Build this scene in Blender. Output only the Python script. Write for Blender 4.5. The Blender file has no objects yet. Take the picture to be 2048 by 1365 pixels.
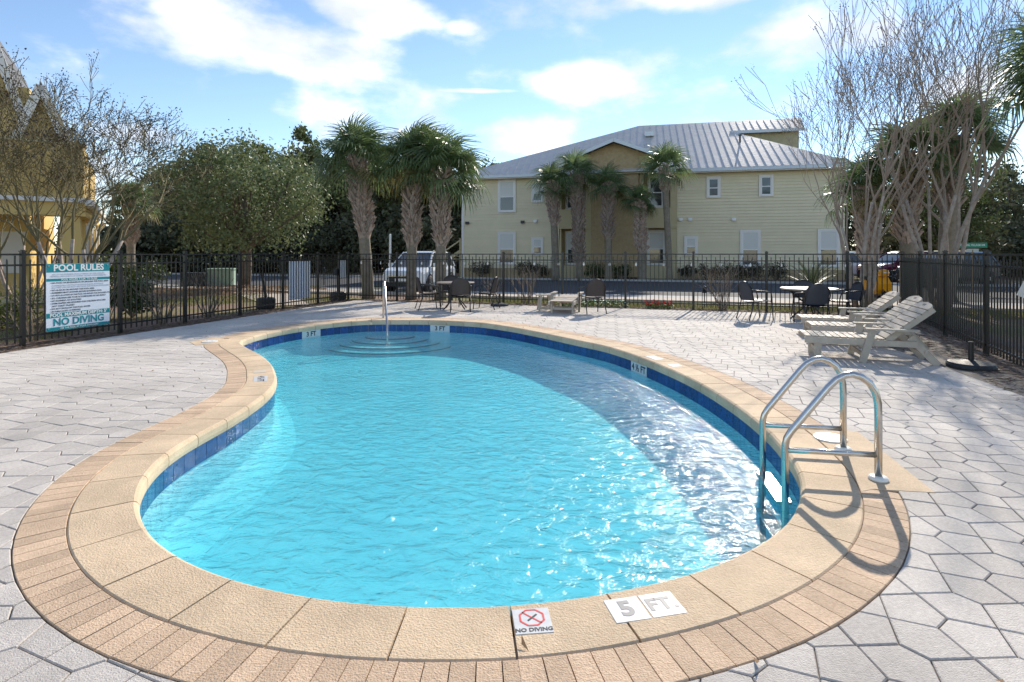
import bpy, bmesh, math, random
from mathutils import Vector, Matrix, noise as mnoise
from mathutils.geometry import tessellate_polygon
R = math.radians
rnd = random.Random(7)
scene = bpy.context.scene
col = scene.collection

# ------------------------------------------------------------------ camera, sky, sun, exposure
cam_d = bpy.data.cameras.new('camera'); cam = bpy.data.objects.new('camera', cam_d); col.objects.link(cam)
cam.location = (0, 0, 1.5); cam.rotation_euler = (R(90), 0, 0)
cam_d.sensor_width = 36; cam_d.lens = 19.51; cam_d.shift_y = -0.0852
cam_d.clip_start = 0.05; cam_d.clip_end = 2000
scene.camera = cam

SUN_AZ, SUN_EL = 26.0, 30.0          # azimuth clockwise from +Y
w = bpy.data.worlds.new('World'); scene.world = w; w.use_nodes = True
nt = w.node_tree; N = nt.nodes; L = nt.links
for n in list(N): N.remove(n)
out = N.new('ShaderNodeOutputWorld'); bg = N.new('ShaderNodeBackground'); bg.inputs['Strength'].default_value = 0.07
sky = N.new('ShaderNodeTexSky'); sky.sky_type = 'NISHITA'; sky.sun_disc = False
sky.sun_elevation = R(SUN_EL); sky.sun_rotation = R(SUN_AZ); sky.altitude = 0; sky.air_density = 0.9; sky.dust_density = 0.0; sky.ozone_density = 1.6
tc = N.new('ShaderNodeTexCoord')
sep = N.new('ShaderNodeSeparateXYZ'); L.new(tc.outputs['Generated'], sep.inputs[0])
def M(op, a, b=None, c=None, nodes=None, links=None):
    nn = (nodes or N).new('ShaderNodeMath'); nn.operation = op
    for i, v in enumerate((a, b, c)):
        if v is None: continue
        if isinstance(v, (int, float)): nn.inputs[i].default_value = v
        else: (links or L).new(v, nn.inputs[i])
    return nn.outputs[0]
az = M('ARCTAN2', sep.outputs[0], sep.outputs[1])
el = M('ARCSINE', sep.outputs[2])
# cumulus banks: (azimuth, elevation, half width, half height, weight), radians
BANKS = [(-0.43, 0.335, 0.25, 0.062, .55), (-0.24, 0.40, 0.14, 0.05, .48), (0.115, 0.30, 0.115, 0.045, .5), (0.03, 0.215, 0.12, 0.045, .5),
         (-0.09, 0.385, 0.05, 0.02, .35), (-0.06, 0.285, 0.10, 0.006, .4), (0.33, 0.425, 0.17, 0.035, .55), (0.50, 0.335, 0.17, 0.055, .5),
         (-0.585, 0.175, 0.09, 0.035, .5), (0.72, 0.22, 0.12, 0.05, .4), (0.62, 0.44, 0.12, 0.04, .4), (0.2, 0.17, 0.3, 0.03, .25)]
nz = N.new('ShaderNodeTexNoise'); nz.inputs['Scale'].default_value = 5.5; nz.inputs['Detail'].default_value = 7; nz.inputs['Roughness'].default_value = 0.55
mp = N.new('ShaderNodeMapping'); mp.inputs['Scale'].default_value = (1, 1, 2.1); L.new(tc.outputs['Generated'], mp.inputs[0]); L.new(mp.outputs[0], nz.inputs['Vector'])
acc = None
for (a, e, wa, we, wt) in BANKS:
    dx = M('DIVIDE', M('SUBTRACT', az, a), wa); dy = M('DIVIDE', M('SUBTRACT', el, e), we)
    r2 = M('ADD', M('MULTIPLY', dx, dx), M('MULTIPLY', dy, dy))
    g = M('MULTIPLY', M('POWER', 2.718, M('MULTIPLY', r2, -0.9)), wt)
    acc = g if acc is None else M('MAXIMUM', acc, g)
dens = M('ADD', M('MULTIPLY', nz.outputs['Fac'], 0.95), M('MAXIMUM', acc, 0.215))
mr = N.new('ShaderNodeMapRange'); mr.interpolation_type = 'SMOOTHSTEP'
mr.inputs['From Min'].default_value = 0.66; mr.inputs['From Max'].default_value = 0.94
L.new(dens, mr.inputs['Value'])
mixc = N.new('ShaderNodeMix'); mixc.data_type = 'RGBA'
L.new(M('MULTIPLY', mr.outputs[0], 0.93), mixc.inputs['Factor']); L.new(sky.outputs[0], mixc.inputs['A'])
nz2 = N.new('ShaderNodeTexNoise'); nz2.inputs['Scale'].default_value = 4.0; nz2.inputs['Detail'].default_value = 6; L.new(mp.outputs[0], nz2.inputs['Vector'])
cr = N.new('ShaderNodeValToRGB'); L.new(nz2.outputs['Fac'], cr.inputs[0])
cr.color_ramp.elements[0].position = .36; cr.color_ramp.elements[0].color = (.60, .63, .70, 1); cr.color_ramp.elements[1].position = .60; cr.color_ramp.elements[1].color = (1, 1, 1, 1)
mb_ = N.new('ShaderNodeMix'); mb_.data_type = 'RGBA'; mb_.blend_type = 'MULTIPLY'; mb_.inputs['Factor'].default_value = 1; L.new(cr.outputs[0], mb_.inputs['A']); mb_.inputs['B'].default_value = (7.6, 7.6, 7.7, 1)
L.new(mb_.outputs['Result'], mixc.inputs['B'])
L.new(mixc.outputs['Result'], bg.inputs['Color']); L.new(bg.outputs[0], out.inputs['Surface'])

sd = bpy.data.lights.new('sun', 'SUN'); sd.energy = 2.1; sd.angle = R(0.53); sd.color = (1.0, 0.91, 0.78)
so = bpy.data.objects.new('sun', sd); col.objects.link(so)
sdir = Vector((math.sin(R(SUN_AZ)) * math.cos(R(SUN_EL)), math.cos(R(SUN_AZ)) * math.cos(R(SUN_EL)), math.sin(R(SUN_EL))))
so.rotation_euler = sdir.to_track_quat('Z', 'Y').to_euler(); so.location = (0, 0, 30)
vs = scene.view_settings; vs.view_transform = 'Standard'; vs.look = 'None'; vs.exposure = 1.55; vs.gamma = 1.0
scene.cycles.use_denoising = True
scene.cycles.max_bounces = 8; scene.cycles.transparent_max_bounces = 24

# ------------------------------------------------------------------ materials
MATS = {}
def mat(name, c, rough=.7, metal=0., var=.0, vscale=3., bump=0., bscale=40., c2=None, rand=0., spec=None, coat=0., transl=0., detail=4., big=0., bigs=.7):
    """colour c, optionally blended by noise towards c2 and brightened per object"""
    if name in MATS: return MATS[name]
    m = bpy.data.materials.new(name); m.use_nodes = True; MATS[name] = m
    t = m.node_tree; n = t.nodes; l = t.links
    b = n['Principled BSDF']; b.inputs['Roughness'].default_value = rough; b.inputs['Metallic'].default_value = metal
    if spec is not None: b.inputs['Specular IOR Level'].default_value = spec
    b.inputs['Coat Weight'].default_value = coat
    tcn = n.new('ShaderNodeTexCoord')
    geo = n.new('ShaderNodeNewGeometry')
    src = None
    if var > 0 or c2:
        no = n.new('ShaderNodeTexNoise'); no.inputs['Scale'].default_value = vscale; no.inputs['Detail'].default_value = detail; no.inputs['Roughness'].default_value = .65
        l.new(geo.outputs['Position'], no.inputs['Vector'])
        mx = n.new('ShaderNodeMix'); mx.data_type = 'RGBA'
        a = tuple(c) + (1,); bcol = tuple(c2) + (1,) if c2 else tuple(x * (1 - var) for x in c) + (1,)
        rmp = n.new('ShaderNodeMapRange'); rmp.inputs['From Min'].default_value = .35; rmp.inputs['From Max'].default_value = .65
        l.new(no.outputs['Fac'], rmp.inputs['Value']); l.new(rmp.outputs[0], mx.inputs['Factor'])
        mx.inputs['A'].default_value = a; mx.inputs['B'].default_value = bcol; src = mx.outputs['Result']
    if rand > 0:
        oi = n.new('ShaderNodeObjectInfo'); hs = n.new('ShaderNodeHueSaturation')
        mr2 = n.new('ShaderNodeMapRange'); mr2.inputs['To Min'].default_value = 1 - rand; mr2.inputs['To Max'].default_value = 1 + rand
        l.new(oi.outputs['Random'], mr2.inputs['Value']); l.new(mr2.outputs[0], hs.inputs['Value'])
        if src: l.new(src, hs.inputs['Color'])
        else: hs.inputs['Color'].default_value = tuple(c) + (1,)
        src = hs.outputs['Color']
    if big > 0 and src:
        nb2 = n.new('ShaderNodeTexNoise'); nb2.inputs['Scale'].default_value = bigs; nb2.inputs['Detail'].default_value = 7; nb2.inputs['Roughness'].default_value = .7; l.new(geo.outputs['Position'], nb2.inputs['Vector'])
        r3 = n.new('ShaderNodeMapRange'); r3.inputs['From Min'].default_value = .35; r3.inputs['From Max'].default_value = .65; r3.inputs['To Min'].default_value = 1 - big; r3.inputs['To Max'].default_value = 1 + big * .5; l.new(nb2.outputs['Fac'], r3.inputs['Value'])
        h3 = n.new('ShaderNodeHueSaturation'); l.new(src, h3.inputs['Color']); l.new(r3.outputs[0], h3.inputs['Value']); src = h3.outputs['Color']
    if src: l.new(src, b.inputs['Base Color'])
    else: b.inputs['Base Color'].default_value = tuple(c) + (1,)
    if bump > 0:
        nb = n.new('ShaderNodeTexNoise'); nb.inputs['Scale'].default_value = bscale; nb.inputs['Detail'].default_value = 3
        l.new(geo.outputs['Position'], nb.inputs['Vector'])
        bp = n.new('ShaderNodeBump'); bp.inputs['Strength'].default_value = bump; bp.inputs['Distance'].default_value = .01
        l.new(nb.outputs['Fac'], bp.inputs['Height']); l.new(bp.outputs[0], b.inputs['Normal'])
    if transl > 0:
        tr = n.new('ShaderNodeBsdfTranslucent'); ms = n.new('ShaderNodeMixShader'); ms.inputs[0].default_value = transl
        if src: l.new(src, tr.inputs['Color'])
        else: tr.inputs['Color'].default_value = tuple(c) + (1,)
        l.new(b.outputs[0], ms.inputs[1]); l.new(tr.outputs[0], ms.inputs[2]); l.new(ms.outputs[0], n['Material Output'].inputs['Surface'])
    return m

paver_m = mat('paver concrete', (.62, .57, .515), .85, c2=(.49, .445, .40), vscale=55, bump=.5, bscale=160, rand=.10, detail=6, big=.22, bigs=.9)
joint_m = mat('joint sand', (.25, .22, .19), .95, var=.4, vscale=30)
coping_m = mat('cast coping stone', (.69, .53, .36), .85, c2=(.60, .445, .285), vscale=70, bump=.6, bscale=120, rand=.07, detail=6, big=.2, bigs=1.8)
brick_m = mat('tan border brick', (.65, .475, .325), .85, c2=(.52, .365, .24), vscale=60, bump=.6, bscale=130, rand=.14, detail=6, big=.2, bigs=2.2)
tile_m = mat('cobalt glazed tile', (.010, .035, .15), .12, c2=(.018, .07, .25), vscale=25, rand=.25, coat=.5)
grout_m = mat('grout', (.35, .4, .42), .9)
plaster_m = mat('pale blue plaster', (.62, .88, .90), .8, c2=(.55, .84, .88), vscale=1.3)
trim_tile_m = mat('dark step trim tile', (.02, .05, .10), .3)
white_m = mat('white paint', (.78, .78, .77), .5)
whitetile_m = mat('white tile', (.66, .66, .65), .35, var=.12, vscale=30)
ink_m = mat('black ink', (.02, .022, .025), .5)
greyink_m = mat('grey ink', (.16, .165, .18), .5)
red_m = mat('red ink', (.65, .05, .05), .5)
teal_m = mat('teal print', (.0, .23, .27), .4)
signwhite_m = mat('sign white', (.72, .78, .86), .4)
pale_m = mat('faded print', (.42, .46, .54), .5)
steel_m = mat('brushed stainless', (.62, .60, .57), .22, 1.0, var=.12, vscale=20)
flange_m = mat('white flange', (.78, .77, .72), .4)
black_m = mat('black powder coat', (.008, .008, .009), .32)
mulch_m = mat('pine bark mulch', (.11, .075, .055), .95, c2=(.21, .165, .135), vscale=22, bump=1., bscale=45, detail=8)
straw_m = mat('pine straw', (.24, .17, .125), .9, c2=(.10, .065, .045), vscale=14)
asphalt_m = mat('asphalt', (.055, .06, .07), .9, var=.25, vscale=.7, bump=.3, bscale=90)
concrete_m = mat('street concrete', (.42, .42, .41), .9, var=.2, vscale=1.5)
path_m = mat('path concrete', (.5, .43, .36), .9, var=.15, vscale=2)
grass_m = mat('grass', (.13, .17, .035), .9, c2=(.24, .22, .07), vscale=9, transl=.25)

def ground_mat():
    m = bpy.data.materials.new('ground'); m.use_nodes = True; t = m.node_tree; n = t.nodes; l = t.links
    b = n['Principled BSDF']; b.inputs['Roughness'].default_value = .95
    g = n.new('ShaderNodeNewGeometry')
    n1 = n.new('ShaderNodeTexNoise'); n1.inputs['Scale'].default_value = .35; n1.inputs['Detail'].default_value = 6; l.new(g.outputs['Position'], n1.inputs['Vector'])
    n2 = n.new('ShaderNodeTexNoise'); n2.inputs['Scale'].default_value = 18; n2.inputs['Detail'].default_value = 6; l.new(g.outputs['Position'], n2.inputs['Vector'])
    r1 = n.new('ShaderNodeValToRGB'); l.new(n1.outputs['Fac'], r1.inputs[0])
    r1.color_ramp.elements[0].position = .44; r1.color_ramp.elements[0].color = (.24, .165, .125, 1)
    r1.color_ramp.elements[1].position = .60; r1.color_ramp.elements[1].color = (.17, .17, .06, 1)
    r2 = n.new('ShaderNodeValToRGB'); l.new(n2.outputs['Fac'], r2.inputs[0]); r2.color_ramp.elements[0].position = .3; r2.color_ramp.elements[0].color = (.55, .5, .45, 1)
    r2.color_ramp.elements[1].position = .7; r2.color_ramp.elements[1].color = (1.2, 1.15, 1.1, 1)
    mx = n.new('ShaderNodeMix'); mx.data_type = 'RGBA'; mx.blend_type = 'MULTIPLY'; mx.inputs['Factor'].default_value = 1
    l.new(r1.outputs[0], mx.inputs['A']); l.new(r2.outputs[0], mx.inputs['B']); l.new(mx.outputs['Result'], b.inputs['Base Color'])
    bp = n.new('ShaderNodeBump'); bp.inputs['Distance'].default_value = .03; l.new(n2.outputs['Fac'], bp.inputs['Height']); l.new(bp.outputs[0], b.inputs['Normal'])
    return m
ground_m = ground_mat()

def water_mat():
    m = bpy.data.materials.new('pool water'); m.use_nodes = True; t = m.node_tree; n = t.nodes; l = t.links
    n.remove(n['Principled BSDF'])
    g = n.new('ShaderNodeNewGeometry'); mpg = n.new('ShaderNodeMapping'); mpg.inputs['Scale'].default_value = (1.0, 1.35, 1); mpg.inputs['Rotation'].default_value = (0, 0, R(20)); l.new(g.outputs['Position'], mpg.inputs[0])
    a = n.new('ShaderNodeTexNoise'); a.inputs['Scale'].default_value = 7.0; a.inputs['Detail'].default_value = 5; a.inputs['Roughness'].default_value = .58; a.inputs['Distortion'].default_value = .7
    c = n.new('ShaderNodeTexNoise'); c.inputs['Scale'].default_value = 1.0; c.inputs['Detail'].default_value = 1.5
    l.new(mpg.outputs[0], a.inputs['Vector']); l.new(g.outputs['Position'], c.inputs['Vector'])
    h = n.new('ShaderNodeMath'); h.operation = 'MULTIPLY_ADD'; l.new(c.outputs['Fac'], h.inputs[0]); h.inputs[1].default_value = 1.2; l.new(a.outputs['Fac'], h.inputs[2])
    bp = n.new('ShaderNodeBump'); bp.inputs['Strength'].default_value = 1.0; bp.inputs['Distance'].default_value = .034; l.new(h.outputs[0], bp.inputs['Height'])
    dp = n.new('ShaderNodeVectorMath'); dp.operation = 'DOT_PRODUCT'; l.new(g.outputs['Incoming'], dp.inputs[0]); l.new(bp.outputs[0], dp.inputs[1])
    ab = M('ABSOLUTE', dp.outputs['Value'], nodes=n, links=l); om = M('SUBTRACT', 1.0, ab, nodes=n, links=l)
    fr = M('MULTIPLY_ADD', M('POWER', om, 5.0, nodes=n, links=l), .98, .02, nodes=n, links=l)
    gl = n.new('ShaderNodeBsdfGlossy'); gl.inputs['Roughness'].default_value = .09; l.new(bp.outputs[0], gl.inputs['Normal'])
    tr = n.new('ShaderNodeBsdfTransparent'); tr.inputs['Color'].default_value = (.93, .985, 1, 1)
    ms = n.new('ShaderNodeMixShader'); l.new(fr, ms.inputs[0]); l.new(tr.outputs[0], ms.inputs[1]); l.new(gl.outputs[0], ms.inputs[2])
    l.new(ms.outputs[0], n['Material Output'].inputs['Surface'])
    va = n.new('ShaderNodeVolumeAbsorption'); va.inputs['Color'].default_value = (.04, .86, .95, 1); va.inputs['Density'].default_value = .7
    vsc = n.new('ShaderNodeVolumeScatter'); vsc.inputs['Color'].default_value = (.55, .95, 1, 1); vsc.inputs['Density'].default_value = .15; vsc.inputs['Anisotropy'].default_value = .2
    vad = n.new('ShaderNodeAddShader'); l.new(va.outputs[0], vad.inputs[0]); l.new(vsc.outputs[0], vad.inputs[1])
    l.new(vad.outputs[0], n['Material Output'].inputs['Volume'])
    return m
water_m = water_mat()

# ------------------------------------------------------------------ mesh helpers
class MB:
    def __init__(s): s.v = []; s.f = []
    def add(s, vs, fs):
        o = len(s.v); s.v += [tuple(x) for x in vs]; s.f += [tuple(i + o for i in f) for f in fs]; return s
    def box(s, x0, x1, y0, y1, z0, z1, mtx=None):
        vs = [Vector((x, y, z)) for z in (z0, z1) for y in (y0, y1) for x in (x0, x1)]
        if mtx: vs = [mtx @ q for q in vs]
        return s.add(vs, [(0, 2, 3, 1), (4, 5, 7, 6), (0, 1, 5, 4), (2, 6, 7, 3), (0, 4, 6, 2), (1, 3, 7, 5)])
    def bar(s, a, b, wd, ht, up=(0, 0, 1)):
        a = Vector(a); b = Vector(b); d = (b - a); ln = d.length; d.normalize(); u = Vector(up)
        x = d.cross(u)
        if x.length < 1e-4: x = d.cross(Vector((1, 0, 0)))
        x.normalize(); u = x.cross(d)
        vs = []
        for p in (a, b):
            for sx, su in ((-1, -1), (1, -1), (1, 1), (-1, 1)): vs.append(p + x * sx * wd / 2 + u * su * ht / 2)
        return s.add(vs, [(3, 2, 1, 0), (4, 5, 6, 7), (0, 1, 5, 4), (1, 2, 6, 5), (2, 3, 7, 6), (3, 0, 4, 7)])
    def tube(s, path, rad, n=8, cap=True):
        path = [Vector(p) for p in path]
        if isinstance(rad, (int, float)): rad = [rad] * len(path)
        o = len(s.v); pu = None
        for i, p in enumerate(path):
            d = (path[min(i + 1, len(path) - 1)] - path[max(i - 1, 0)]).normalized()
            if pu is None: pu = d.orthogonal().normalized()
            u = (pu - d * pu.dot(d))
            u = u.normalized() if u.length > 1e-5 else d.orthogonal().normalized()
            pu = u; q = d.cross(u)
            for k in range(n):
                a = 2 * math.pi * k / n; s.v.append(tuple(p + (u * math.cos(a) + q * math.sin(a)) * rad[i]))
        for i in range(len(path) - 1):
            for k in range(n):
                k2 = (k + 1) % n; s.f.append((o + i * n + k, o + i * n + k2, o + (i + 1) * n + k2, o + (i + 1) * n + k))
        if cap:
            s.f.append(tuple(o + k for k in reversed(range(n)))); e = o + (len(path) - 1) * n; s.f.append(tuple(e + k for k in range(n)))
        return s
    def lathe(s, prof, n=16, c=(0, 0, 0)):
        o = len(s.v)
        for r, z in prof:
            for k in range(n): a = 2 * math.pi * k / n; s.v.append((c[0] + r * math.cos(a), c[1] + r * math.sin(a), c[2] + z))
        for i in range(len(prof) - 1):
            for k in range(n):
                k2 = (k + 1) % n; s.f.append((o + i * n + k, o + i * n + k2, o + (i + 1) * n + k2, o + (i + 1) * n + k))
        s.f.append(tuple(o + k for k in reversed(range(n)))); e = o + (len(prof) - 1) * n; s.f.append(tuple(e + k for k in range(n)))
        return s
    def prism(s, poly, z0, z1, bev=0.):
        n = len(poly); P = [Vector((p[0], p[1])) for p in poly]
        if sum(P[i].cross(P[(i + 1) % n]) if False else P[i].x * P[(i + 1) % n].y - P[(i + 1) % n].x * P[i].y for i in range(n)) < 0: P.reverse()
        c = sum(P, Vector((0, 0))) / n
        vs = [(p.x, p.y, z0) for p in P] + [(p.x, p.y, z1 - bev) for p in P]
        fs = [(i, (i + 1) % n, n + (i + 1) % n, n + i) for i in range(n)]
        if bev > 0:
            ins = []
            for i in range(n):
                a = (P[i] - P[i - 1]).normalized(); b = (P[(i + 1) % n] - P[i]).normalized()
                nn = (Vector((-a.y, a.x)) + Vector((-b.y, b.x))); nn = nn / max(.35, nn.length_squared / 2)
                q = P[i] + nn * bev; ins.append(q)
            vs += [(p.x, p.y, z1) for p in ins]
            fs += [(n + i, n + (i + 1) % n, 2 * n + (i + 1) % n, 2 * n + i) for i in range(n)] + [tuple(range(2 * n, 3 * n))]
        else: fs += [tuple(range(n, 2 * n))]
        return s.add(vs, fs)
    def mesh(s, name, m, smooth=False):
        me = bpy.data.meshes.new(name); me.from_pydata(s.v, [], s.f)
        if isinstance(m, (list, tuple)):
            for q in m: me.materials.append(q)
        else: me.materials.append(m)
        if smooth: me.polygons.foreach_set('use_smooth', [True] * len(me.polygons))
        me.update(); return me
    def build(s, name, m, parent=None, smooth=False, **tags):
        return link(name, s.mesh(name, m, smooth), parent, **tags)
def link(name, data, parent=None, loc=None, rz=None, **tags):
    o = bpy.data.objects.new(name, data); col.objects.link(o)
    if parent is not None: o.parent = parent
    if loc is not None: o.location = loc
    if rz is not None: o.rotation_euler = (0, 0, rz)
    for k, v in tags.items():
        if v is not None: o[k] = v
    return o
def thing(name, label, category, loc=(0, 0, 0), rz=0, group=None):
    return link(name, None, None, loc, rz, label=label, category=category, group=group)
def copy_tree(o, parent=None):
    c = o.copy(); col.objects.link(c); c.parent = parent
    for ch in o.children: copy_tree(ch, c)
    return c
def text_mesh(body, size, m, bold=.012, align='CENTER', squash=1.0):
    cu = bpy.data.curves.new('lettering', 'FONT'); cu.body = body; cu.size = size; cu.align_x = align; cu.align_y = 'CENTER'; cu.offset = bold * size; cu.extrude = .0006
    cu.resolution_u = 3
    to = bpy.data.objects.new('tmp', cu); col.objects.link(to)
    dg = bpy.context.evaluated_depsgraph_get(); me = bpy.data.meshes.new_from_object(to.evaluated_get(dg))
    bpy.data.objects.remove(to); bpy.data.curves.remove(cu); me.materials.clear(); me.materials.append(m)
    return me

# ------------------------------------------------------------------ pool outline (world metres)
POOL = [(-0.31,2.37),(0.03,2.38),(0.37,2.45),(0.69,2.55),(1.0,2.69),(1.29,2.88),(1.54,3.1),(1.75,3.37),(1.92,3.67),(2.03,3.99),(2.1,4.32),(2.16,4.65),(2.19,4.99),(2.21,5.33),(2.21,5.67),(2.2,6.01),(2.18,6.35),(2.14,6.69),(2.09,7.03),(2.02,7.36),(1.95,7.69),(1.86,8.02),(1.77,8.35),(1.66,8.67),(1.53,8.99),(1.36,9.28),(1.17,9.56),(0.99,9.85),(0.81,10.14),(0.63,10.43),(0.44,10.71),(0.25,11.0),(0.05,11.27),(-0.17,11.53),(-0.39,11.78),(-0.64,12.02),(-0.93,12.19),(-1.25,12.31),(-1.57,12.42),(-1.9,12.5),(-2.24,12.53),(-2.58,12.53),(-2.92,12.54),(-3.26,12.49),(-3.55,12.32),(-3.8,12.09),(-4.04,11.85),(-4.22,11.56),(-4.38,11.26),(-4.51,10.95),(-4.6,10.62),(-4.67,10.28),(-4.69,9.94),(-4.67,9.61),(-4.55,9.29),(-4.34,9.02),(-4.13,8.75),(-3.92,8.49),(-3.71,8.22),(-3.51,7.94),(-3.33,7.65),(-3.16,7.36),(-3.01,7.05),(-2.86,6.75),(-2.74,6.43),(-2.66,6.1),(-2.61,5.76),(-2.59,5.42),(-2.58,5.08),(-2.6,4.74),(-2.61,4.4),(-2.57,4.06),(-2.47,3.74),(-2.32,3.44),(-2.12,3.16),(-1.88,2.92),(-1.6,2.72),(-1.3,2.57),(-0.98,2.46),(-0.65,2.39)]
def catmull(pts, per=8):
    n = len(pts); o = []
    for i in range(n):
        p0, p1, p2, p3 = (Vector(pts[(i + k - 1) % n]) for k in range(4))
        for j in range(per):
            t = j / per; o.append(.5 * ((2 * p1) + (p2 - p0) * t + (2 * p0 - 5 * p1 + 4 * p2 - p3) * t * t + (3 * p1 - p0 - 3 * p2 + p3) * t ** 3))
    return o
_c = catmull(POOL)
for _ in range(30): _c = [(_c[i - 1] + _c[i] * 2 + _c[(i + 1) % len(_c)]) / 4 for i in range(len(_c))]
_d = [0.]
for i in range(len(_c)): _d.append(_d[-1] + (_c[(i + 1) % len(_c)] - _c[i]).length)
PER = _d[-1]
def pool_pt(s):
    s %= PER; lo, hi = 0, len(_c)
    while hi - lo > 1:
        mid = (lo + hi) // 2
        if _d[mid] <= s: lo = mid
        else: hi = mid
    t = (s - _d[lo]) / (_d[lo + 1] - _d[lo]); return _c[lo].lerp(_c[(lo + 1) % len(_c)], t)
def pool_frame(s):
    p = pool_pt(s); t = (pool_pt(s + .06) - pool_pt(s - .06)).normalized(); return p, Vector((t.y, -t.x)), t   # outward normal (curve runs anticlockwise)
def off(s, d): p, nn, t = pool_frame(s); return p + nn * d
def near_s(x, y):
    q = Vector((x, y)); return min((( _c[i] - q).length, _d[i]) for i in range(len(_c)))
def inside(poly, x, y):
    r = False; n = len(poly)
    for i in range(n):
        a, b = poly[i], poly[i - 1]
        if (a[1] > y) != (b[1] > y) and x < (b[0] - a[0]) * (y - a[1]) / (b[1] - a[1]) + a[0]: r = not r
    return r
def ring_fill(outer, inner, z):
    """flat sheet between an outer polygon and an inner hole"""
    ov = [Vector((p[0], p[1], 0)) for p in outer]; iv = [Vector((p[0], p[1], 0)) for p in inner]
    tri = tessellate_polygon([ov, iv]); allv = ov + iv
    mb = MB(); mb.v = [(p.x, p.y, z) for p in allv]
    for t in tri:
        a, b, c = (allv[i] for i in t); up = (b - a).cross(c - a).z > 0
        mb.f.append(tuple(t) if up else tuple(reversed(t)))
    return mb
HOLE = [off(PER * i / 160, .2) for i in range(160)]

# fence lines
LA, LB = Vector((-8.0, 9.0)), Vector((-5.4, 18.3)); RB, RA = Vector((9.5, 13.5)), Vector((7.09, 8.30))
def lerp2(a, b, t): return a + (b - a) * t
LL0 = LA + (LA - LB) * .62
RR0 = RA + (RA - RB) * .75

# ------------------------------------------------------------------ ground, road
ring_fill([(-300, -60), (300, -60), (300, 500), (-300, 500)], HOLE, -.07).build('ground', ground_m, kind='structure')
U = Vector((.952, -.307)); V = Vector((.307, .952))
def uv(u, v, z=0.): p = U * u + V * v; return (p.x, p.y, z)
def strip(name, u0, u1, v0, v1, z0, z1, m, **t):
    mb = MB(); mb.add([uv(u0, v0, z0), uv(u1, v0, z0), uv(u1, v1, z0), uv(u0, v1, z0), uv(u0, v0, z1), uv(u1, v0, z1), uv(u1, v1, z1), uv(u0, v1, z1)],
        [(4, 5, 6, 7), (0, 1, 5, 4), (1, 2, 6, 5), (2, 3, 7, 6), (3, 0, 4, 7)]); return mb.build(name, m, **t)
strip('road', -120, 120, 21.3, 31.8, -.066, -.05, asphalt_m, kind='structure')
strip('road_gutter', -120, 120, 19.4, 21.28, -.066, -.045, concrete_m, kind='structure')
strip('kerb', -120, 120, 18.35, 19.38, -.066, .02, path_m, kind='structure')
strip('kerb', -120, 120, 31.82, 32.1, -.066, .05, concrete_m, kind='structure')
strip('planting_bed', -7, 40, 32.2, 36.5, -.066, -.03, mulch_m, kind='structure')
MB().add([(-11.5, 22.6, -.05), (-7.2, 16.5, -.05), (-6.2, 17.0, -.05), (-9.6, 23.2, -.05)], [(0, 1, 2, 3)]).build('footpath', path_m, kind='structure')

# deck: bedding sheet, pavers
ldir = (LB - LA).normalized(); lin = Vector((ldir.y, -ldir.x))
rdir = (RB - RA).normalized(); rin = Vector((-rdir.y, rdir.x))
DECK = [LL0 + lin * .42 + Vector((0, -7)), LL0 + lin * .42, LB + lin * .42 - V * .25, RB + rin * .35 - V * .35, RR0 + rin * .42, Vector((5.2, -3.5)), Vector((-9, -3.5))]
DECK = [Vector((-10.0, -2.5)), LL0 + lin * .45, LA + lin * .45, LB + lin * .38 - V * .3, RB + rin * .2 - V * .42, RA + rin * .2, RR0 + rin * .2, Vector((3.6, -2.5))]
deck = ring_fill(DECK, HOLE, -.011).build('pool_deck', joint_m, kind='structure')
PAD = [(2.742, 4.77), (2.912, 4.664), (2.824, 4.247), (2.656, 3.476), (2.478, 3.5), (2.30, 3.53)]
s_pad0 = near_s(1.92, 3.62)[1]; s_pad1 = near_s(2.2, 4.9)[1]
PAD_POLY = [Vector(p) for p in PAD[::-1]] + [off(s_pad1 + (s_pad0 - s_pad1) * i / 10, .335) for i in range(11)]
LID_PAD = [(-4.9, 9.75), (-5.35, 9.9), (-5.5, 9.45), (-5.2, 9.1), (-4.85, 9.2)]
UNIT = .2; TH = R(-10); TT = .18; ca, sa = math.cos(TH), math.sin(TH)
def lat(a, b): return Vector((UNIT * (a * ca - b * sa), UNIT * (a * sa + b * ca) + 5))
def clip(poly, p, nrm):
    o = []
    for i in range(len(poly)):
        a, b = poly[i - 1], poly[i]; da, db = (a - p).dot(nrm), (b - p).dot(nrm)
        if (da >= 0) != (db >= 0): o.append(a + (b - a) * (da / (da - db)))
        if db >= 0: o.append(b)
    return o
pavers = []
BW = .545
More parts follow.
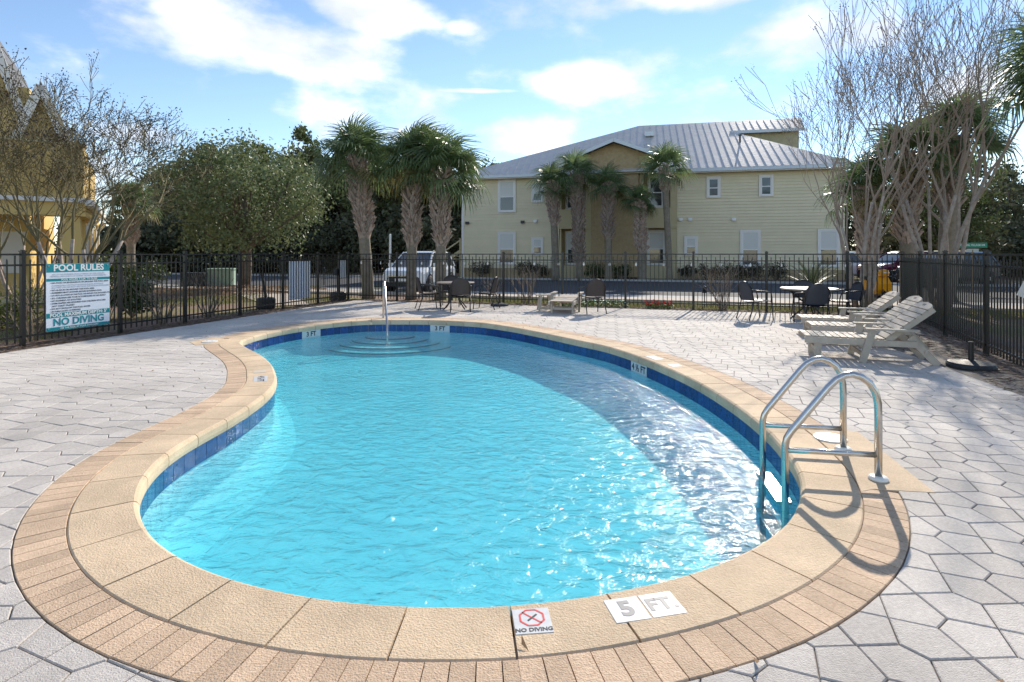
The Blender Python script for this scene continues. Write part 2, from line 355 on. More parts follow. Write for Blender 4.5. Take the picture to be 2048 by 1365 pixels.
for i in range(-75, 76):
    for j in range(-75, 76):
        if (i + j) % 2 == 0: continue
        c = lat(i, j)
        if not (-11 < c.x < 11 and -2.6 < c.y < 19.5): continue
        dvec = (1, 1) if (i % 2) else (-1, 1)
        A = (i - TT * dvec[0], j - TT * dvec[1]); B = (i + TT * dvec[0], j + TT * dvec[1])
        # the two pentagons that share this short edge
        for sg in (1, -1):
            px, py = -dvec[1] * sg, dvec[0] * sg              # perpendicular side
            # the 4-valent corners on this side and the far short-edge vertex
            near = sorted([(i + 1, j), (i - 1, j), (i, j + 1), (i, j - 1)], key=lambda q: -((q[0] - i) * px + (q[1] - j) * py))[:2]
            qa = min(near, key=lambda q: (q[0] - A[0]) ** 2 + (q[1] - A[1]) ** 2); qb = [q for q in near if q != qa][0]
            fi, fj = i + (px + 0) // 1, j + py
            # apex: vertex of the neighbouring short edge between qa and qb
            best = None
            for (ii, jj) in ((i + px, j), (i, j + py), (i + px, j + py), (qa[0] + qb[0] - i, qa[1] + qb[1] - j)):
                if (ii + jj) % 2 == 0: continue
                dv = (1, 1) if (ii % 2) else (-1, 1)
                for s2 in (1, -1):
                    q = (ii + s2 * TT * dv[0], jj + s2 * TT * dv[1]); dd = (q[0] - i) ** 2 + (q[1] - j) ** 2
                    if best is None or dd < best[0]: best = (dd, q)
            pavers.append([lat(*A), lat(*qa), lat(*best[1]), lat(*qb), lat(*B)])
def in_view(x, y): return y > 1.7 and abs(x / y) < .95
pieces = []
for P in pavers:
    c = sum(P, Vector((0, 0))) / 5
    if not inside(DECK, c.x, c.y) and not any(inside(DECK, q.x, q.y) for q in P): continue
    if all(inside([(p.x, p.y) for p in PAD_POLY], q.x, q.y) for q in P) or all(inside(LID_PAD, q.x, q.y) for q in P): continue
    dmin, sc = near_s(c.x, c.y)
    if dmin < 1.0 or inside(POOL, c.x, c.y):
        bp, nn, t = pool_frame(sc)
        if (c - bp).dot(nn) < BW - .25: continue
        P = clip(P, bp + nn * (BW + .004), nn)
    for k in range(len(DECK)):
        if k == len(DECK) - 1: continue
        a, b = DECK[k], DECK[(k + 1) % len(DECK)]; e = (b - a).normalized(); P = clip(P, a, Vector((e.y, -e.x))) if P else P
    if len(P) < 3: continue
    c = sum(P, Vector((0, 0))) / len(P)
    ar = abs(sum(P[q - 1].x * P[q].y - P[q].x * P[q - 1].y for q in range(len(P)))) / 2
    if ar < .00015: continue
    Q = [c + (q - c) * (1 - .0035 / max(.03, (q - c).length)) for q in P]
    pieces.append((-(ar / max(c.y, .5) ** 3) if in_view(c.x, c.y) else 1, Q, c))
pieces.sort(key=lambda q: q[0])
rest = MB()
for k, (sc_, Q, c) in enumerate(pieces):
    z = rnd.uniform(-.0015, .0015)
    if k < 300:
        mb = MB().prism([q - c for q in Q], -.034, 0, .004); mb.build('paver', paver_m, deck, loc=(c.x, c.y, z))
    else:
        n0 = len(rest.v); rest.prism(Q, -.034 + z, z, .004)
ro = rest.build('pavers', paver_m, deck, kind='stuff')
MB().prism(PAD_POLY, -.034, .0035, .004).build('concrete_pad', coping_m, deck)
MB().prism(LID_PAD, -.034, .0035, .004).build('concrete_pad', coping_m, deck)

# ------------------------------------------------------------------ pool shell
pool = link('swimming_pool', None, None, (0, 0, 0), kind='structure')
WZ = -.245
def depth(y): return -.60 - .24 * max(0, min(1, (9.5 - y) / 5.5))
mb = MB(); n = 200; rings = []
for d, zf in ((.03, lambda y: -.1), (.03, lambda y: depth(y) + .25), (-.06, lambda y: depth(y) + .08), (-.22, lambda y: depth(y))):
    st = len(mb.v)
    for k in range(n):
        p = off(PER * k / n, d); mb.v.append((p.x, p.y, zf(p.y)))
    rings.append(st)
for a, b in zip(rings, rings[1:]):
    for k in range(n): k2 = (k + 1) % n; mb.f.append((a + k, b + k, b + k2, a + k2))
fl = [Vector(mb.v[rings[-1] + k]) for k in range(n)]
for t in tessellate_polygon([[Vector((p.x, p.y, 0)) for p in fl]]): mb.f.append(tuple(rings[-1] + i for i in t))
mb.build('basin', plaster_m, pool, smooth=False)
# coping
def sweep(s0, s1, prof, cuts, gap):
    s0 += gap / 2; s1 -= gap / 2; mb = MB(); m = len(prof); c0 = off((s0 + s1) / 2, .2)
    for i in range(cuts + 1):
        p, nn, t = pool_frame(s0 + (s1 - s0) * i / cuts)
        for (d, z) in prof: q = p + nn * d; mb.v.append((q.x - c0.x, q.y - c0.y, z))
    for i in range(cuts):
        for k in range(m): k2 = (k + 1) % m; mb.f.append((i * m + k, (i + 1) * m + k, (i + 1) * m + k2, i * m + k2))
    mb.f.append(tuple(range(m))); mb.f.append(tuple(reversed(range(cuts * m, cuts * m + m))))
    return mb, (c0.x, c0.y, 0)
NC = int(PER / .43)
prof = [(.33, -.1), (.0, -.1), (-.006, -.07), (-.004, -.025), (.006, -.008), (.024, 0.003), (.322, .003), (.33, -.004)]
s_ref = near_s(-.03, 2.37)[1]
for i in range(NC):
    a = s_ref + PER * i / NC
    mb, c = sweep(a, a + PER / NC, prof, 6, .009); mb.build('coping_stone', coping_m, pool, loc=(c[0], c[1], rnd.uniform(-.001, .001)))
s0 = s_ref; OUTP = sum((off(PER * (k + 1) / 400, .44) - off(PER * k / 400, .44)).length for k in range(400))
NB = int(OUTP / .097); bprof = [(.545, -.09), (.333, -.09), (.333, -.003), (.336, .001), (.542, .001), (.545, -.003)]
s = s_ref; step0 = .097
s_acc = 0
while s_acc < PER - .04:
    a = s_ref + s_acc; ln = max(.05, step0 / max(.3, (off(a + .05, .44) - off(a - .05, .44)).length / .1)); mid = (a + ln / 2) % PER
    s_acc += ln
    q = off(mid, .44)
    if inside([(p.x, p.y) for p in PAD_POLY], q.x, q.y) or inside(LID_PAD, q.x, q.y): continue
    mb, c = sweep(a, a + ln, bprof, 2, .004); mb.build('border_brick', brick_m, pool, loc=(c[0], c[1], rnd.uniform(-.0015, .0015)))
# waterline tiles, with white depth tiles let in
NT = int(PER / .155); tp = [(.03, -.255), (.012, -.255), (.012, -.104), (.03, -.104)]
grout = MB()
mb, c = sweep(0, PER - .001, [(.032, -.256), (.017, -.256), (.017, -.102), (.032, -.102)], 300, 0); mb.build('grout_band', grout_m, pool, loc=c)
marks = [(near_s(-4.1, 11.8)[1], '3 FT', 3), (near_s(-1.33, 12.35)[1], '3 FT', 3), (near_s(1.88, 7.9)[1], '4 ½ FT', 4)]
taken = set()
for (sm, tx, k) in marks:
    i0 = round(sm / (PER / NT))
    for q in range(k if k < 4 else 3): taken.add((i0 + q) % NT)
    a = i0 * PER / NT; b = a + (k if k < 4 else 3) * PER / NT
    mb, c = sweep(a, b, [(.03, -.255), (.010, -.255), (.010, -.104), (.03, -.104)], 4, .005); dt = mb.build('depth_tile', whitetile_m, pool, loc=c, label='white depth tile reading ' + tx)
    p, nn, t = pool_frame((a + b) / 2); me = text_mesh(tx, .135, ink_m, .03)
    lt = link('lettering', me, dt); ax = Vector((-t.x, -t.y, 0)); az_ = Vector((0, 0, 1)); ay = Vector((-nn.x, -nn.y, 0))
    mt = Matrix((ax, az_, ay)).transposed().to_4x4(); mt.translation = Vector((p.x - nn.x * (-.008), p.y - nn.y * (-.008), -.178)) - Vector((c[0], c[1], 0)); lt.matrix_local = mt
for i in range(NT):
    if i in taken: continue
    mb, c = sweep(i * PER / NT, (i + 1) * PER / NT, tp, 2, .006); mb.build('waterline_tile', tile_m, pool, loc=c)
# entry steps
for k, (r, z) in enumerate(((.55, -.35), (.85, -.41), (1.15, -.47), (1.45, -.53))):
    mb = MB(); pr = MB()
    pts = [(-2.75 + r * math.cos(R(a)), 12.56 + r * .85 * math.sin(R(a))) for a in range(180, 361, 6)]
    mb.prism(pts, -.61, z); so_ = mb.build('step', plaster_m, pool)
    for a, b in zip(pts, pts[1:]): pr.bar((a[0], a[1], z - .02), (b[0], b[1], z - .02), .01, .025)
    pr.build('step_edge', trim_tile_m, so_)
# main drain in the floor
MB().lathe([(.16, 0), (.16, .012), (.14, .018)], 20, (.12, 3.05, -.839)).build('main_drain', mat('drain grey', (.25, .5, .55), .6), pool)
# water body
mb = MB(); n = 240
for z in (WZ, -1.3):
    for k in range(n): p = off(PER * k / n, .022); mb.v.append((p.x, p.y, z))
tr = tessellate_polygon([[Vector((mb.v[k][0], mb.v[k][1], 0)) for k in range(n)]])
for t in tr:
    a, b, c = (Vector(mb.v[i]) for i in t); up = (b - a).cross(c - a).z > 0; t = tuple(t) if up else tuple(reversed(t))
    mb.f.append(t); mb.f.append(tuple(i + n for i in reversed(t)))
for k in range(n): k2 = (k + 1) % n; mb.f.append((k, n + k, n + k2, k2))
mb.build('water', water_m, kind='structure')

# ------------------------------------------------------------------ main building
cream = mat('cream lap siding', (.72, .65, .46), .75, var=.06, vscale=1.5, rand=.03)
tan = mat('tan wood shingle', (.45, .34, .20), .8, c2=(.37, .275, .15), vscale=5)
beige = mat('beige trim paint', (.52, .45, .27), .7, var=.06, vscale=2)
trim_m = mat('white trim', (.74, .72, .68), .5)
roof_m = mat('galvalume roof', (.50, .49, .48), .5, .12, c2=(.42, .41, .41), vscale=2.2, bump=.25, bscale=6)
glass_m = mat('window glass', (.05, .065, .075), .06, spec=.8)
blind_m = mat('white blind', (.62, .63, .60), .6)
dark_m = mat('dark lamp metal', (.03, .035, .045), .4)
skirt_m = mat('skirt boards', (.40, .31, .18), .8, var=.15, vscale=3)
bld = thing('apartment_building', 'two storey cream sided apartment building with grey metal roof across the street', 'building', (-3.3, 37, -.05), math.atan2(-5, 22.2))
def bbox(name, x0, x1, y0, y1, z0, z1, m, parent=bld): return MB().box(x0, x1, y0, y1, z0, z1).build(name, m, parent)
bbox('wall', .02, 6.47, .03, 14, .0, 6.7, cream); bbox('wall', 13.74, 23, .03, 14, .0, 6.7, cream)
bbox('bay_wall', 6.48, 13.73, .75, 13.9, 0, 6.7, tan)
bay = bbox('bay_wall', 8.54, 11.44, -.28, .74, .1, 8.0, tan)
for (x0, x1) in ((6.475, 8.535), (11.445, 13.735)):
    bbox('balcony_panel', x0, x1, -.06, .74, 3.22, 4.38, beige); bbox('header_panel', x0, x1, -.05, .74, 6.5, 6.72, beige)
    bbox('skirt_panel', x0, x1, -.04, .74, .0, .8, beige); bbox('band', x0, x1, -.10, .0, 3.14, 3.215, beige)
for (x0, x1) in ((8.1, 8.53), (11.45, 11.75), (13.3, 13.73), (6.48, 6.62)):
    MB().add([(x0 - .06, -.03, .8), (x1, -.03, .8), (x1, .3, .8), (x0 - .06, .3, .8), (x0 + .06, -.03, 3.14), (x1, -.03, 3.14), (x1, .3, 3.14), (x0 + .06, .3, 3.14)],
        [(0, 1, 5, 4), (1, 2, 6, 5), (2, 3, 7, 6), (3, 0, 4, 7), (4, 5, 6, 7)]).build('column', beige, bld)
    bbox('column', x0 + .05, x1, -.03, .3, 4.38, 6.5, beige)
for (x0, x1) in ((.0, 6.46), (13.75, 23.02)):
    z = .62
    while z < 6.55:
        h = min(.185, 6.6 - z)
        MB().add([(x0, .03, 0), (x1, .03, 0), (x0, .03, h), (x1, .03, h), (x0, -.018, 0), (x1, -.018, 0), (x0, .02, h), (x1, .02, h)], [(4, 5, 7, 6), (0, 1, 5, 4), (0, 4, 6, 2), (1, 3, 7, 5)]).build('siding_board', cream, bld, loc=(0, 0, z))
        z += .185
    k = x0
    while k < x1 - .1:
        bbox('skirt_board', k + .004, min(k + .3, x1), -.012, .029, .0, .615, skirt_m); k += .3
sh = MB(); z = .55; row = 0
while z < 7.9:
    x = 8.54 - (.13 if row % 2 else 0)
    while x < 11.43:
        wd = rnd.uniform(.2, .3); a, b = max(8.54, x), min(11.44, x + wd - .012)
        if b > a + .03: sh.box(a, b, -.31 - rnd.uniform(0, .012), -.282, z + rnd.uniform(-.012, .008), z + .2)
        x += wd
    z += .2; row += 1
sh.build('shingles', tan, bld, kind='stuff')
bbox('corner_board', -.06, .1, -.03, .02, .0, 6.62, trim_m)
# windows
def window(u0, u1, z0, z1, y, blind=.5):
    t = .13; wn = MB().box(u0, u0 + t, y - .05, y, z0, z1).box(u1 - t, u1, y - .05, y, z0, z1).box(u0 + t, u1 - t, y - .048, y, z1 - t, z1).box(u0 + t, u1 - t, y - .06, y, z0, z0 + t * .8).build('window', trim_m, bld)
    a, b, c, d = u0 + t, u1 - t, z0 + t * .8, z1 - t; s_ = .045; md = c + (d - c) * .47
    MB().box(a, a + s_, y - .03, y - .002, c, d).box(b - s_, b, y - .03, y - .002, c, d).box(a + s_, b - s_, y - .028, y - .002, md - .03, md + .03).box(a + s_, b - s_, y - .028, y - .002, d - s_, d).box(a + s_, b - s_, y - .028, y - .002, c, c + s_).build('sash', white_m, wn)
    MB().box(a + s_, b - s_, y - .012, y - .003, c + s_, md - .03).build('pane', glass_m, wn)
    MB().box(a + s_, b - s_, y - .014, y - .004, md + .03, d - s_).build('pane', blind_m if blind else glass_m, wn)
for q in ((2.44, 3.65, 4.25, 6.44), (2.44, 3.65, .84, 3.0), (4.68, 5.47, 4.86, 6.12), (4.68, 5.47, 1.44, 2.63), (14.15, 14.96, 1.44, 2.63), (17.36, 18.5, .76, 2.98), (21.58, 22.74, .77, 3.0)): window(*q, -.022)
for q in ((15.45, 16.26, 4.92, 6.21), (18.4, 19.21, 4.94, 6.23)): window(*q, -.022, 0)
for q in ((6.79, 8.04, .82, 3.02), (11.95, 13.12, .82, 3.04)): window(*q, .74)
for q in ((6.79, 8.04, 4.4, 6.46), (12.01, 13.03, 4.44, 6.5)): window(*q, .74, 0)
# roof
def zr(y): return 6.68 + .573 * (y + .55)
T = .09
FR = [(-.55, -.55), (23.5, -.55), (17.5, 5.3), (22.3, 5.3), (22.6, 7.2), (11.5, 7.2)]
rf = MB(); rf.add([(x, y, zr(y)) for x, y in FR] + [(x, y, zr(y) - T) for x, y in FR], [tuple(range(6)), tuple(reversed(range(6, 12)))] + [(i, i + 6, (i + 1) % 6 + 6, (i + 1) % 6) for i in range(6)])
zt = zr(7.2)
rf.add([(-.55, -.55, zr(-.55) - .004), (11.5, 7.2, zt - .004), (-.55, 14.9, zr(-.55) - .004)], [(0, 1, 2)])
rf.add([(11.5, 7.2, zt), (22.6, 7.2, zt), (22.6, 14.9, zr(-.55)), (-.55, 14.9, zr(-.55))], [(0, 1, 2, 3)])
rf.add([(17.5, 5.3, zr(5.3) - .005), (23.5, -.55, zr(-.55) - .005), (23.5, 14.9, zr(-.55) - .005), (17.5, 8.5, zr(5.3) - .005)], [(0, 1, 2, 3)])
roof = rf.build('roof', roof_m, bld)
MB().add([(18.1, 5.75, 9.1), (22.1, 5.75, 7.6), (22.1, 5.75, zr(5.75) - .12), (18.1, 5.75, zr(5.75) - .12), (22.1, 8.6, 7.6), (22.1, 8.6, 10.0), (22.1, 7.2, zt - .15)], [(0, 1, 2, 3), (1, 4, 5, 6, 2)]).build('clerestory_wall', mat('clerestory shingle', (.40, .36, .22), .8, var=.2, vscale=4), bld)
MB().bar((17.6, 5.27, zr(5.3) - .11), (22.35, 5.27, zr(5.3) - .11), .05, .2).build('fascia', mat('pale fascia', (.5, .56, .62), .5), roof)
x = -.1
while x < 23.3:
    if x < 11.5: y1 = -.55 + (x + .55) * 7.75 / 12.05
    elif x < 17.5: y1 = 7.2
    else: y1 = None
    def seam(ya, yb):
        if yb - ya > .1: MB().bar((x, ya, zr(ya) + .007), (x, yb, zr(yb) + .001), .03, .014).build('roof_seam', roof_m, roof)
    if y1 is not None: seam(-.55, y1)
    else:
        seam(-.55, 5.3 - (x - 17.5) * 5.85 / 6.0)
        if x < 22.5: seam(5.3, 7.2)
    x += .46
fas = mat('pale blue gutter', (.55, .62, .68), .4)
for (a, b) in ((-.6, 7.3), (12.5, 23.5)):
    MB().box(a, b, -.70, -.56, 6.46, 6.62).build('gutter', fas, roof); MB().box(a, b, -.557, -.50, 6.40, 6.59).build('fascia', trim_m, roof)
MB().box(-.6, 23.5, -.5, .02, 6.50, 6.54).build('soffit', beige, roof)
# entry gable over the shingled bay
gb = MB(); ap = (9.95, 8.62); gl_, gr_ = (7.35, 7.62), (12.55, 7.62)
for (p, q) in ((gl_, ap), (ap, gr_)):
    gb.add([(p[0], -.95, p[1]), (q[0], -.95, q[1]), (q[0], 4.2, q[1]), (p[0], 4.2, p[1]), (p[0], -.95, p[1] - .08), (q[0], -.95, q[1] - .08), (q[0], 4.2, q[1] - .08), (p[0], 4.2, p[1] - .08)], [(0, 1, 2, 3), (7, 6, 5, 4), (0, 4, 5, 1), (1, 5, 6, 2), (3, 7, 4, 0)])
gb.build('gable_roof', roof_m, bld)
for (p, q) in ((gl_, ap), (ap, gr_)): MB().bar((p[0], -.98, p[1] - .12), (q[0], -.98, q[1] - .12), .06, .2).build('rake_board', fas, bld)
MB().add([(7.5, -.27, 6.7), (12.4, -.27, 6.7), (12.4, -.27, 7.5), (9.95, -.27, 8.46), (7.5, -.27, 7.5)], [(0, 1, 2, 3, 4)]).build('gable_wall', tan, bld)
for (u, v_) in ((12.6, 6.1), (13.6, 6.0)): pass
MB().box(11.9, 12.5, 4.6, 5.3, zr(4.9), zr(4.9) + .3).build('roof_vent', fas, roof); MB().lathe([(.06, 0), (.06, .45), (.1, .46), (.1, .55)], 8, (17.9, 3.2, zr(3.2) - .05)).build('roof_vent', dark_m, roof)
for (u, z, dk) in ((.35, 3.6, 1), (4.1, 3.62, 1), (4.95, 3.66, 0), (13.95, 3.65, 0), (14.5, 3.65, 0), (17.0, 3.62, 0)):
    MB().box(u - .12, u + .12, -.14, .0, z - .08, z + .08).box(u - .09, u + .09, -.2, -.141, z - .1, z + .02).build('wall_light' if dk else 'vent_hood', dark_m if dk else white_m, bld)
# side stair at the left end
st = MB()
for k in range(8): st.box(-.35 - .28 * (7 - k) - .28, -.35 - .28 * (7 - k), .6, 1.7, .18 * k + .1, .18 * k + .15)
st.build('stair_tread', beige, bld)
MB().bar((-2.7, .58, .9), (-.3, .58, 2.5), .06, .09).bar((-2.7, .58, .2), (-.3, .58, 1.75), .05, .22).bar((-2.65, .58, 0), (-2.65, .58, 1.0), .09, .09, (1, 0, 0)).bar((-.35, .58, 0), (-.35, .58, 2.6), .09, .09, (1, 0, 0)).build('stair_rail', beige, bld)

# ------------------------------------------------------------------ yellow house on the left
yel = mat('yellow house paint', (.66, .48, .18), .75, var=.06, vscale=2); yel2 = mat('yellow shingle', (.55, .39, .14), .8, c2=(.46, .32, .11), vscale=4); wht = trim_m
rfd = mat('charcoal shingle roof', (.12, .13, .15), .8, var=.3, vscale=6)
ang = math.atan2(-.56, -.83)
hs = thing('yellow_house', 'yellow shingled house with porch columns and white gables behind the pool rules sign', 'house', (-13.9, 18.0, -.05), 0)
hx = Vector((-.83, -.56, 0)); hy = Vector((-.56, .83, 0))      # along the front to the left, back along the side
hm = Matrix(((hx.x, hy.x, 0, 0), (hx.y, hy.y, 0, 0), (0, 0, 1, 0), (0, 0, 0, 1)))
def hbox(name, a0, a1, b0, b1, z0, z1, m, parent=hs): return MB().box(a0, a1, b0, b1, z0, z1, hm).build(name, m, parent)
def hcol(a0, b0, w0, w1):
    vs = []
    for z, ww in ((.0, w0), (2.75, w1)):
        for sx, sy in ((-1, -1), (1, -1), (1, 1), (-1, 1)): vs.append(hm @ Vector((a0 + sx * ww / 2, b0 + sy * ww / 2, z)))
    MB().add(vs, [(0, 1, 5, 4), (1, 2, 6, 5), (2, 3, 7, 6), (3, 0, 4, 7), (4, 5, 6, 7)]).build('column', yel, hs)
for (a, b) in ((.35, .35), (.35, 2.6), (.35, 4.9), (.35, 7.0), (3.1, .35)): hcol(a, b, .72, .5)
for b in (.85, 3.1, 5.4, 7.4): MB().tube([hm @ Vector((-.04, b, z)) for z in (0, 2.5)] + [hm @ Vector((-.3, b - .1, 2.85))], .045, 6).build('downspout', wht, hs)
hbox('porch_floor', -.1, 9, 0, 9, 0, .18, beige)
hbox('beam', -.05, 9, .0, .6, 2.76, 3.2, yel); hbox('beam', -.05, .6, .61, 8, 2.76, 3.2, yel)
hbox('cornice', -.12, 9.1, -.12, .0, 3.2, 3.34, wht); hbox('cornice', -.28, -.05, -.12, 8, 3.1, 3.3, wht)
hbox('wall', 1.6, 9, 2.2, 9, .18, 7.2, yel); hbox('balcony_wall', .0, 9, .05, .5, 3.35, 5.05, yel2); hbox('balcony_wall', .0, .45, .51, 2.2, 3.35, 5.05, yel2)
hbox('balcony_wall', .02, .5, 3.6, 6.4, 3.3, 4.9, yel2); hbox('cap_rail', -.06, 9, -.02, .56, 5.05, 5.13, beige)
sb = MB()
for r_ in range(8):
    a = .0 - (.2 if r_ % 2 else 0)
    while a < 6:
        sb.box(max(a, 0), a + .38, .035 - rnd.uniform(0, .01), .049, 3.37 + r_ * .21, 3.37 + r_ * .21 + .2, hm); a += .4
sb.build('shingles', yel2, hs, kind='stuff')
hbox('upper_wall', .9, 9, .9, 9, 5.0, 6.2, yel)
dr = hbox('door', 3.5, 4.3, 2.13, 2.19, .2, 2.25, wht); hbox('door_leaf', 3.62, 4.18, 2.10, 2.129, .22, 2.1, mat('door ochre', (.38, .26, .09), .6), dr)
me = text_mesh('4\n1', .22, ink_m, .03); lt = link('house_number', me, hs); mt = Matrix((-hx, Vector((0, 0, 1)), -hy)).transposed().to_4x4(); mt.translation = hm @ Vector((3.42, 2.05, 1.55)); lt.matrix_local = mt
hbox('window', 1.7, 2.5, 2.14, 2.19, .9, 2.3, wht)
def gable(a, half, b0, zb, rise, depth_):
    z0 = zb; z1 = zb + rise
    P_ = [hm @ Vector(q) for q in ((a - half, b0, z0), (a + half, b0, z0), (a, b0, z1), (a - half, b0 + depth_, z0), (a + half, b0 + depth_, z0), (a, b0 + depth_, z1))]
    MB().add(P_, [(0, 2, 1), (3, 4, 5), (0, 1, 4, 3)]).build('gable_wall', yel, hs)
    o_ = .35
    for sg in (-1, 1):
        e = (a + sg * (half + o_), z0 - o_ * rise / half); mb = MB()
        q = [hm @ Vector(v_) for v_ in ((e[0], b0 - .35, e[1]), (a, b0 - .35, z1), (a, b0 + depth_, z1), (e[0], b0 + depth_, e[1]))]
        mb.add(q + [v_ + Vector((0, 0, .1)) for v_ in q], [(3, 2, 1, 0), (4, 5, 6, 7), (0, 1, 5, 4), (1, 2, 6, 5), (2, 3, 7, 6), (3, 0, 4, 7)]); mb.build('roof_slope', rfd, hs)
        MB().bar(hm @ Vector((e[0], b0 - .38, e[1] - .04)), hm @ Vector((a, b0 - .38, z1 - .04)), .05, .24).build('rake_board', wht, hs)
gable(1.1, .5, .7, 5.5, 1.45, 6); gable(2.45, .6, 1.2, 6.8, 1.95, 7)

# ------------------------------------------------------------------ fence
PH = 1.5
post_me = MB().box(-.03, .03, -.03, .03, -.07, PH + .03).box(-.038, .038, -.038, .038, PH + .031, PH + .05).box(-.022, .022, -.022, .022, PH + .051, PH + .065).mesh('post', black_m)
long_me = MB().box(-.009, .009, -.009, .009, .05, PH - .03).mesh('picket', black_m)
sp = MB().box(-.009, .009, -.009, .009, .05, 1.39); sp.add([(-.009, -.009, 1.39), (.009, -.009, 1.39), (.009, .009, 1.39), (-.009, .009, 1.39), (0, 0, 1.425)], [(0, 1, 4), (1, 2, 4), (2, 3, 4), (3, 0, 4)]); short_me = sp.mesh('picket', black_m)
def fence(name, label, pts, cat='fence', end_posts=(True, True)):
    f = thing(name, label, cat, (0, 0, 0))
    for k, p in enumerate(pts):
        if (k == 0 and not end_posts[0]) or (k == len(pts) - 1 and not end_posts[1]): continue
        link('post', post_me, f, (p.x, p.y, 0), math.atan2((pts[min(k + 1, len(pts) - 1)] - pts[max(k - 1, 0)]).y, (pts[min(k + 1, len(pts) - 1)] - pts[max(k - 1, 0)]).x))
    for a, b in zip(pts, pts[1:]):
        d = (b - a); ln = d.length; d.normalize(); rz = math.atan2(d.y, d.x); n_ = max(2, round(ln / .112)); i0 = a + d * .035; i1 = b - d * .035
        for z, h in ((PH - .012, .03), (1.315, .03), (.15, .03)): MB().bar((i0.x, i0.y, z), (i1.x, i1.y, z), .028, h).build('rail', black_m, f)
        for k in range(1, n_):
            p = a + d * (ln * k / n_); link('picket', short_me if k % 2 else long_me, f, (p.x, p.y, 0), rz)
    return f
def on_left(x): r_ = (x - 1024) / 1110; y_ = 10.516 / (.2796 - r_); return Vector((r_ * y_, y_))
def on_back(x): r_ = (x - 1024) / 1110; s_ = (5.4 + 18.3 * r_) / (14.9 + 4.8 * r_); return LB + (RB - LB) * s_
lp = [LL0] + [lerp2(LL0, on_left(45), .5)] + [on_left(q) for q in (45, 240, 370, 480, 566, 636)]
fence('fence', 'black metal picket fence with the pool rules sign on it', lp)
gp = [on_left(636) + ldir * .04, on_left(678)]
g_ = fence('gate', 'black metal pool gate with a latch beside a white backed sign', gp, 'gate', (False, True))
MB().box(-.05, .05, -.06, .06, .82, 1.02).tube([(0, .06, .92), (0, .14, .92), (.1, .15, .92)], .012, 6).build('latch', dark_m, g_, loc=(gp[1].x - .08, gp[1].y - .12, 0))
fence('fence', 'short black fence panel closing the corner beside the gate', [on_left(678) + ldir * .05, LB], end_posts=(False, True))
bp_ = [LB] + [on_back(q) for q in (794, 898.6, 1007, 1125, 1251, 1386.8, 1533, 1694.7)] + [RB]
fence('fence', 'long black metal picket fence along the street behind the palms', bp_, end_posts=(False, True))
rp = [RB] + [RB + (RA - RB) * t for t in (.30, .63, 1.0, 1.38, 1.75)]
fence('fence', 'black metal picket fence behind the three sun loungers', rp, end_posts=(False, True))
# fairy lights on the street fence
sl = thing('string_lights', 'string of white bulbs hung along the street side fence', 'string lights')
bulb = MB().lathe([(.008, .05), (.012, .03), (.03, .0), (.03, -.03), (.012, -.055)], 8).mesh('bulb', mat('bulb glass', (.8, .8, .76), .2), True); cord = []
for k in range(21):
    p = LB + (RB - LB) * (.03 + .94 * k / 20) + V * .03; link('bulb', bulb, sl, (p.x, p.y, 1.21)); cord += [(p.x, p.y, 1.262), tuple((LB + (RB - LB) * (.03 + .94 * (k + .5) / 20) + V * .03).to_3d() + Vector((0, 0, 1.235)))]
MB().tube(cord[:-1], .005, 4).build('cord', black_m, sl)

# signs
ps = thing('pool_rules_sign', 'white and teal pool rules sign fixed to the black fence', 'sign')
a_, b_ = on_left(90), on_left(217); mid = (a_ + b_) / 2 + lin * .022; W_ = (b_ - a_).length; Hs = 1.15
mt = Matrix(((ldir.x, 0, lin.x), (ldir.y, 0, lin.y), (0, 1, 0))).to_4x4(); mt.translation = Vector((mid.x, mid.y, .755)); ps.matrix_world = mt
MB().box(-W_ / 2, W_ / 2, -Hs / 2, Hs / 2, -.004, .004).build('board', signwhite_m, ps)
for (y0, y1) in ((.425, .573), (.272, .318), (-.355, -.272), (-.573, -.515)): MB().box(-W_ / 2 + .001, W_ / 2 - .001, y0, y1, .0041, .0052).build('teal_band', teal_m, ps)
def put(body, size, m, x, y, bold=.02, al='CENTER'): return link('lettering', text_mesh(body, size, m, bold, al), ps, (x, y, .0062))
put('POOL RULES', .155, white_m, 0, .497, .03); put('USE OF THE SWIMMING POOL IS LIMITED TO THE OWNERS,\nTENANTS, AND GUESTS OF TOPSAIL VILLAGE CONDOMINIUMS.', .034, pale_m, 0, .372, .0)
put('POOL HOURS: 9 A.M. TO DUSK', .045, white_m, 0, .295)
put('• NO FOOD OR BEVERAGES IN OR AROUND THE POOL AREA', .0365, ink_m, -.49, .243, .012, 'LEFT'); put('COMMERCIALLY BOTTLED WATER IN PLASTIC BOTTLES IS\nALLOWED ON THE POOL WET DECK FOR PATRON HYDRATION', .034, pale_m, -.46, .18, 0, 'LEFT')
for k, tx in enumerate(('• NO GLASS IN OR AROUND THE POOL AREA', '• SWIMMERS MUST SHOWER BEFORE ENTERING POOL', '• NO PETS ALLOWED IN THE POOL OR WITHIN THE ENCLOSED POOL AREA', '• ALL CHILDREN ARE TO BE ACCOMPANIED BY AN ADULT', '• NO RUNNING OR SHOUTING', '• SWIM DIAPERS ARE REQUIRED FOR CHILDREN WHO ARE', '   NOT TOILET TRAINED', '• DO NOT SWALLOW THE POOL WATER', '• BATHING LOAD: 10 PERSONS')):
    put(tx, .0365 if k != 2 else .034, ink_m, -.49, .118 - k * .0455, .012, 'LEFT')
put('POOL MAXIMUM DEPTH: 5\'', .082, white_m, 0, -.314, .03); put('NO DIVING', .17, teal_m, 0, -.437, .03); put('USE THE POOL AT YOUR OWN RISK!', .04, white_m, 0, -.544, .01)
